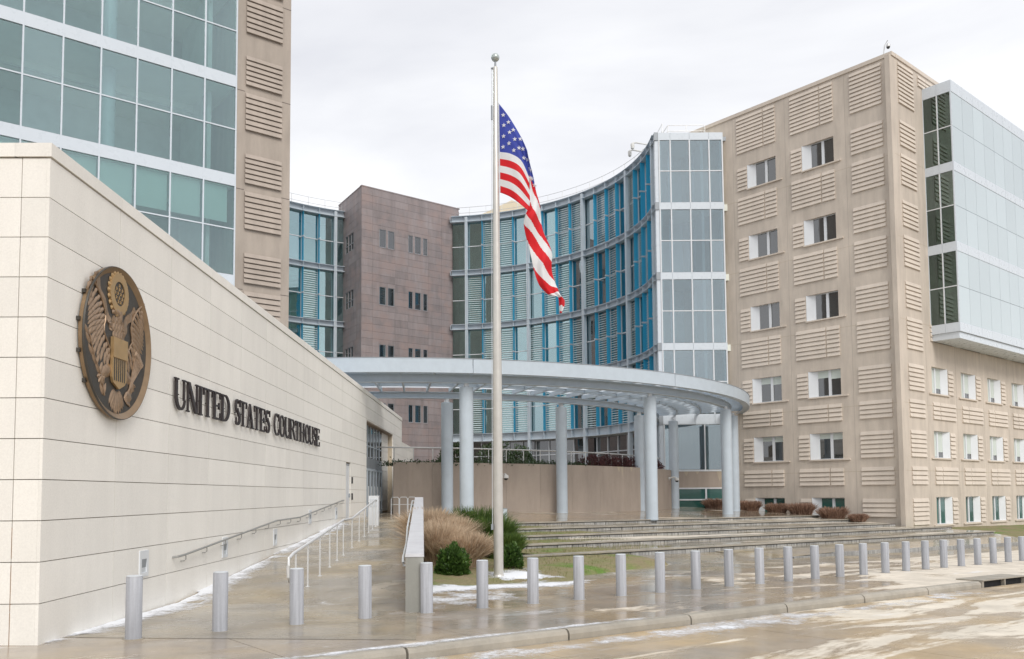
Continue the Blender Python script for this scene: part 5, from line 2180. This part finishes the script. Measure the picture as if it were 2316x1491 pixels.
for i, (t, d, s, lab) in enumerate(((45.6, 25.0, .9, 'rusty grass clump nearest the canopy columns, below the tan wall'), (46.2, 22.6, .9, 'rusty brown grass clump under the left ground-floor window'), (46.5, 20.6, .8, 'rusty grass clump between the two ground-floor windows'), (46.7, 18.9, .95, 'rusty grass clump under the right ground-floor window'), (46.6, 16.6, .95, 'rusty grass clump at the end of the terrace steps, near the building corner'), (46.8, 15.0, .6, 'small rusty grass clump closest to the tan building corner'))):
    p = SP(t, d, 0)
    z = zplaza(p.x, p.y) if d > 17.7 else ((zstep(1, t) + .03) if d > 15.5 else zstep(2, t) + .1)
    grass_clump('rusty_grass', p.x, p.y, z, s * .8, s * .85, 1500, M['rusty'], lab, 'rusty grasses along the tan building', .6, 40 + i, .011, True, .9)
# planting on the terrace
ivy = MB()
rd = random.Random(31)
for i in range(13):
    ph = 4 + i * 3.4
    p = kp_(ph, 16.35, 3.62)
    for q in range(380):
        u = Vector((rd.gauss(0, .4), rd.gauss(0, .17), abs(rd.gauss(0, .14))))
        d = Vector((rd.gauss(0, 1), rd.gauss(0, 1), rd.random() + .2)).normalized()
        s = d.cross(Vector((rd.gauss(0, 1), rd.gauss(0, 1), rd.gauss(0, 1)))).normalized()
        v = Vector((p.x, p.y, 3.6)) + u
        ivy.add([v, v + d * .06 + s * .035, v + d * .12, v + d * .06 - s * .035], [(0, 1, 2, 3)])
ivy.build('ivy', M['ivy'])['kind'] = 'stuff'
for i in range(6):
    ph = 47 + i * 4.4
    p = rwp(ph, -.75, 3.6)
    shrub('burgundy_shrub', p.x, p.y, 3.5, .85, .6, .85, 900, M['burgundy'], ordn[i] + ' dark burgundy shrub from the left behind the guard rail of the retaining wall', 'burgundy shrubs on the terrace', .12, 80 + i, .5)
for i, (ph, r, s, lab) in enumerate(((17.5, 13.6, 1.0, 'dark green bush behind the railing, between the two left columns'), (31, 12.4, 1.15, 'dark green bush behind the railing, right of the flagpole'), (40, 12.4, .95, 'dark green bush behind the railing, right of the middle column'))):
    p = kp_(ph, r, 3.6)
    shrub('terrace_bush', p.x, p.y, 3.5, s, s, s * 1.6, 1500, M['ivy'], lab, 'bushes on the terrace', .14, 90 + i, .4)
# short turf blades on the near lawn
rd = random.Random(5)
mb = MB()
for i in range(15000):
    t, d = 8.3 + rd.random() * 14, 3.75 + rd.random() * 13.8
    ok = t < 12.6 + (d - 3.4) * 1.5 if d < 8.2 else t < 23
    p = SP(t, d, 0)
    if not ok or p.x < -1.0 or hypot(p.x - .25, p.y - 23.3) < .8:
        continue
    if any(-.1 < d - q[0] < .4 for q in STEPS):
        continue
    z = zlawn(t, d)
    for si in range(4):
        if STEPS[si + 1][0] + .35 < d < STEPS[si][0]:
            f = (d - STEPS[si + 1][0] - .37) / (STEPS[si][0] - STEPS[si + 1][0] - .37)
            z = zstep(si + 1, t) * (1 - f) + (zstep(si, t) - .165) * f
    a = rd.random() * 6.28
    h = .03 + .05 * rd.random()
    w = .006
    c, s = cos(a), sin(a)
    mb.add([(p.x - c * w, p.y - s * w, z - .01), (p.x + c * w, p.y + s * w, z - .01), (p.x + s * .03, p.y - c * .03, z + h)], [(0, 1, 2)])
mb.build('grass', M['turfblade'])['kind'] = 'stuff'


# ================================================================== CAMERAS AND SMALL THINGS
def wall_camera(loc, out, label, dome=False):
    r = thing('security_camera', loc, label, 'security camera', 'security cameras')
    o = Vector(out)
    l = Vector(loc)
    s = o.cross(Vector((0, 0, 1)))
    MB().tube([l, l + o * .05], .11, 8).build('mount_plate', M['cam'], r)
    MB().tube([l + o * .04 + Vector((0, 0, .03)), l + o * .32 + Vector((0, 0, .10)), l + o * .55 + s * .05 + Vector((0, 0, .04))], .055, 8).build('arm', M['cam'], r, True)
    b = MB().lathe([(.06, .13), (.13, .10), (.15, .0), (.14, -.06)], l + o * .55 + s * .05 + Vector((0, 0, -.07)), 14).build('housing', M['cam'], r, True)
    MB().lathe([(.12, 0), (.10, -.07), (.05, -.11)], l + o * .55 + s * .05 + Vector((0, 0, -.13)), 12).build('lens_dome', M['black'], b, True)


p = rwp(24.3, .01, 3.05)
wall_camera(p, (rwp(24.3, 1.01, 3.05) - p).normalized(), 'white security camera on the retaining wall just left of the flagpole')
p = rwp(73.2, .01, 3.0)
wall_camera(p, (rwp(73.2, 1.01, 3.0) - p).normalized(), 'white security camera on the right end of the retaining wall')
rc = thing('roof_camera', F1.p(.55, -.1, RT), 'small camera on a bent mast at the roof corner of the tan building', 'security camera', 'security cameras')
b0 = F1.p(.55, -.1, RT)
MB().tube([b0, b0 + Vector((.10, 0, .65)), b0 + Vector((.30, 0, .98))], .035, 6).build('mast', M['alu'], rc)
MB().lathe([(.03, .26), (.10, .2), (.13, .1), (.12, 0)], b0 + Vector((.33, 0, .55)), 12).build('housing', M['alu'], rc, True)
MB().lathe([(.11, 0), (.09, -.08), (.03, -.12)], b0 + Vector((.33, 0, .55)), 12).build('lens_dome', M['black'], rc, True)
for i, (a, dz, lab) in enumerate(((9.5, .0, 'upper of two gooseneck camera arms on the curved roof edge'), (11.5, -.35, 'lower of two gooseneck camera arms on the curved roof edge'))):
    q = cp(a, RR + .2, 28.5)
    r = thing('roof_camera', q, lab, 'security camera', 'security cameras')
    c0 = cp(a + 2.5, RR - .8, 29.6 + dz)
    MB().tube([q, q + Vector((0, 0, .7 + dz)), c0 + Vector((.3, 0, .02)), c0], .06, 7).build('arm', M['cam'], r, True)
    MB().lathe([(.05, .2), (.14, .14), (.16, 0), (.13, -.25), (.05, -.32)], c0 - Vector((0, 0, .2)), 12).build('housing', M['cam'], r, True)
# post behind the flagpole
sp_ = thing('small_post', (-.33, 38.6, .7), 'short grey square post on the plaza edge just right of the flagpole', 'post')
MB().box(-.42, -.24, 38.55, 38.70, .60, 1.38).build('post', M['steel'], sp_)
MB().box(-.43, -.23, 38.54, 38.71, 1.38, 1.42).build('cap', M['steeldk'], sp_)
# bicycle rack at the end of the landing
br = thing('bicycle_rack', (-5.9, 45.2, 1.03), 'pale looped tube rack on the landing in front of the tan wall', 'bike rack')
for i in range(3):
    x = -6.3 + i * .42
    y = 44.9 + i * .15
    MB().tube([(x, y, 1.02), (x, y, 1.85), (x + .06, y, 1.93), (x + .34, y, 1.93), (x + .40, y, 1.85), (x + .40, y, 1.02)], .022, 6).tube([(x + .01, y, 1.55), (x + .39, y, 1.55)], .016, 5).build('hoop', M['stainless'], br)
# outlet on the tan wall
ob = thing('wall_outlet', rwp(7.2, .02, 1.45), 'small dark outlet box low on the tan retaining wall', 'outlet')
p = rwp(7.2, .02, 1.45)
MB().box(p.x - .07, p.x + .07, p.y - .08, p.y, 1.38, 1.52).build('box', M['steeldk'], ob)
MB().box(p.x - .05, p.x + .05, p.y - .095, p.y - .081, 1.40, 1.50).build('cover', M['black'], ob)
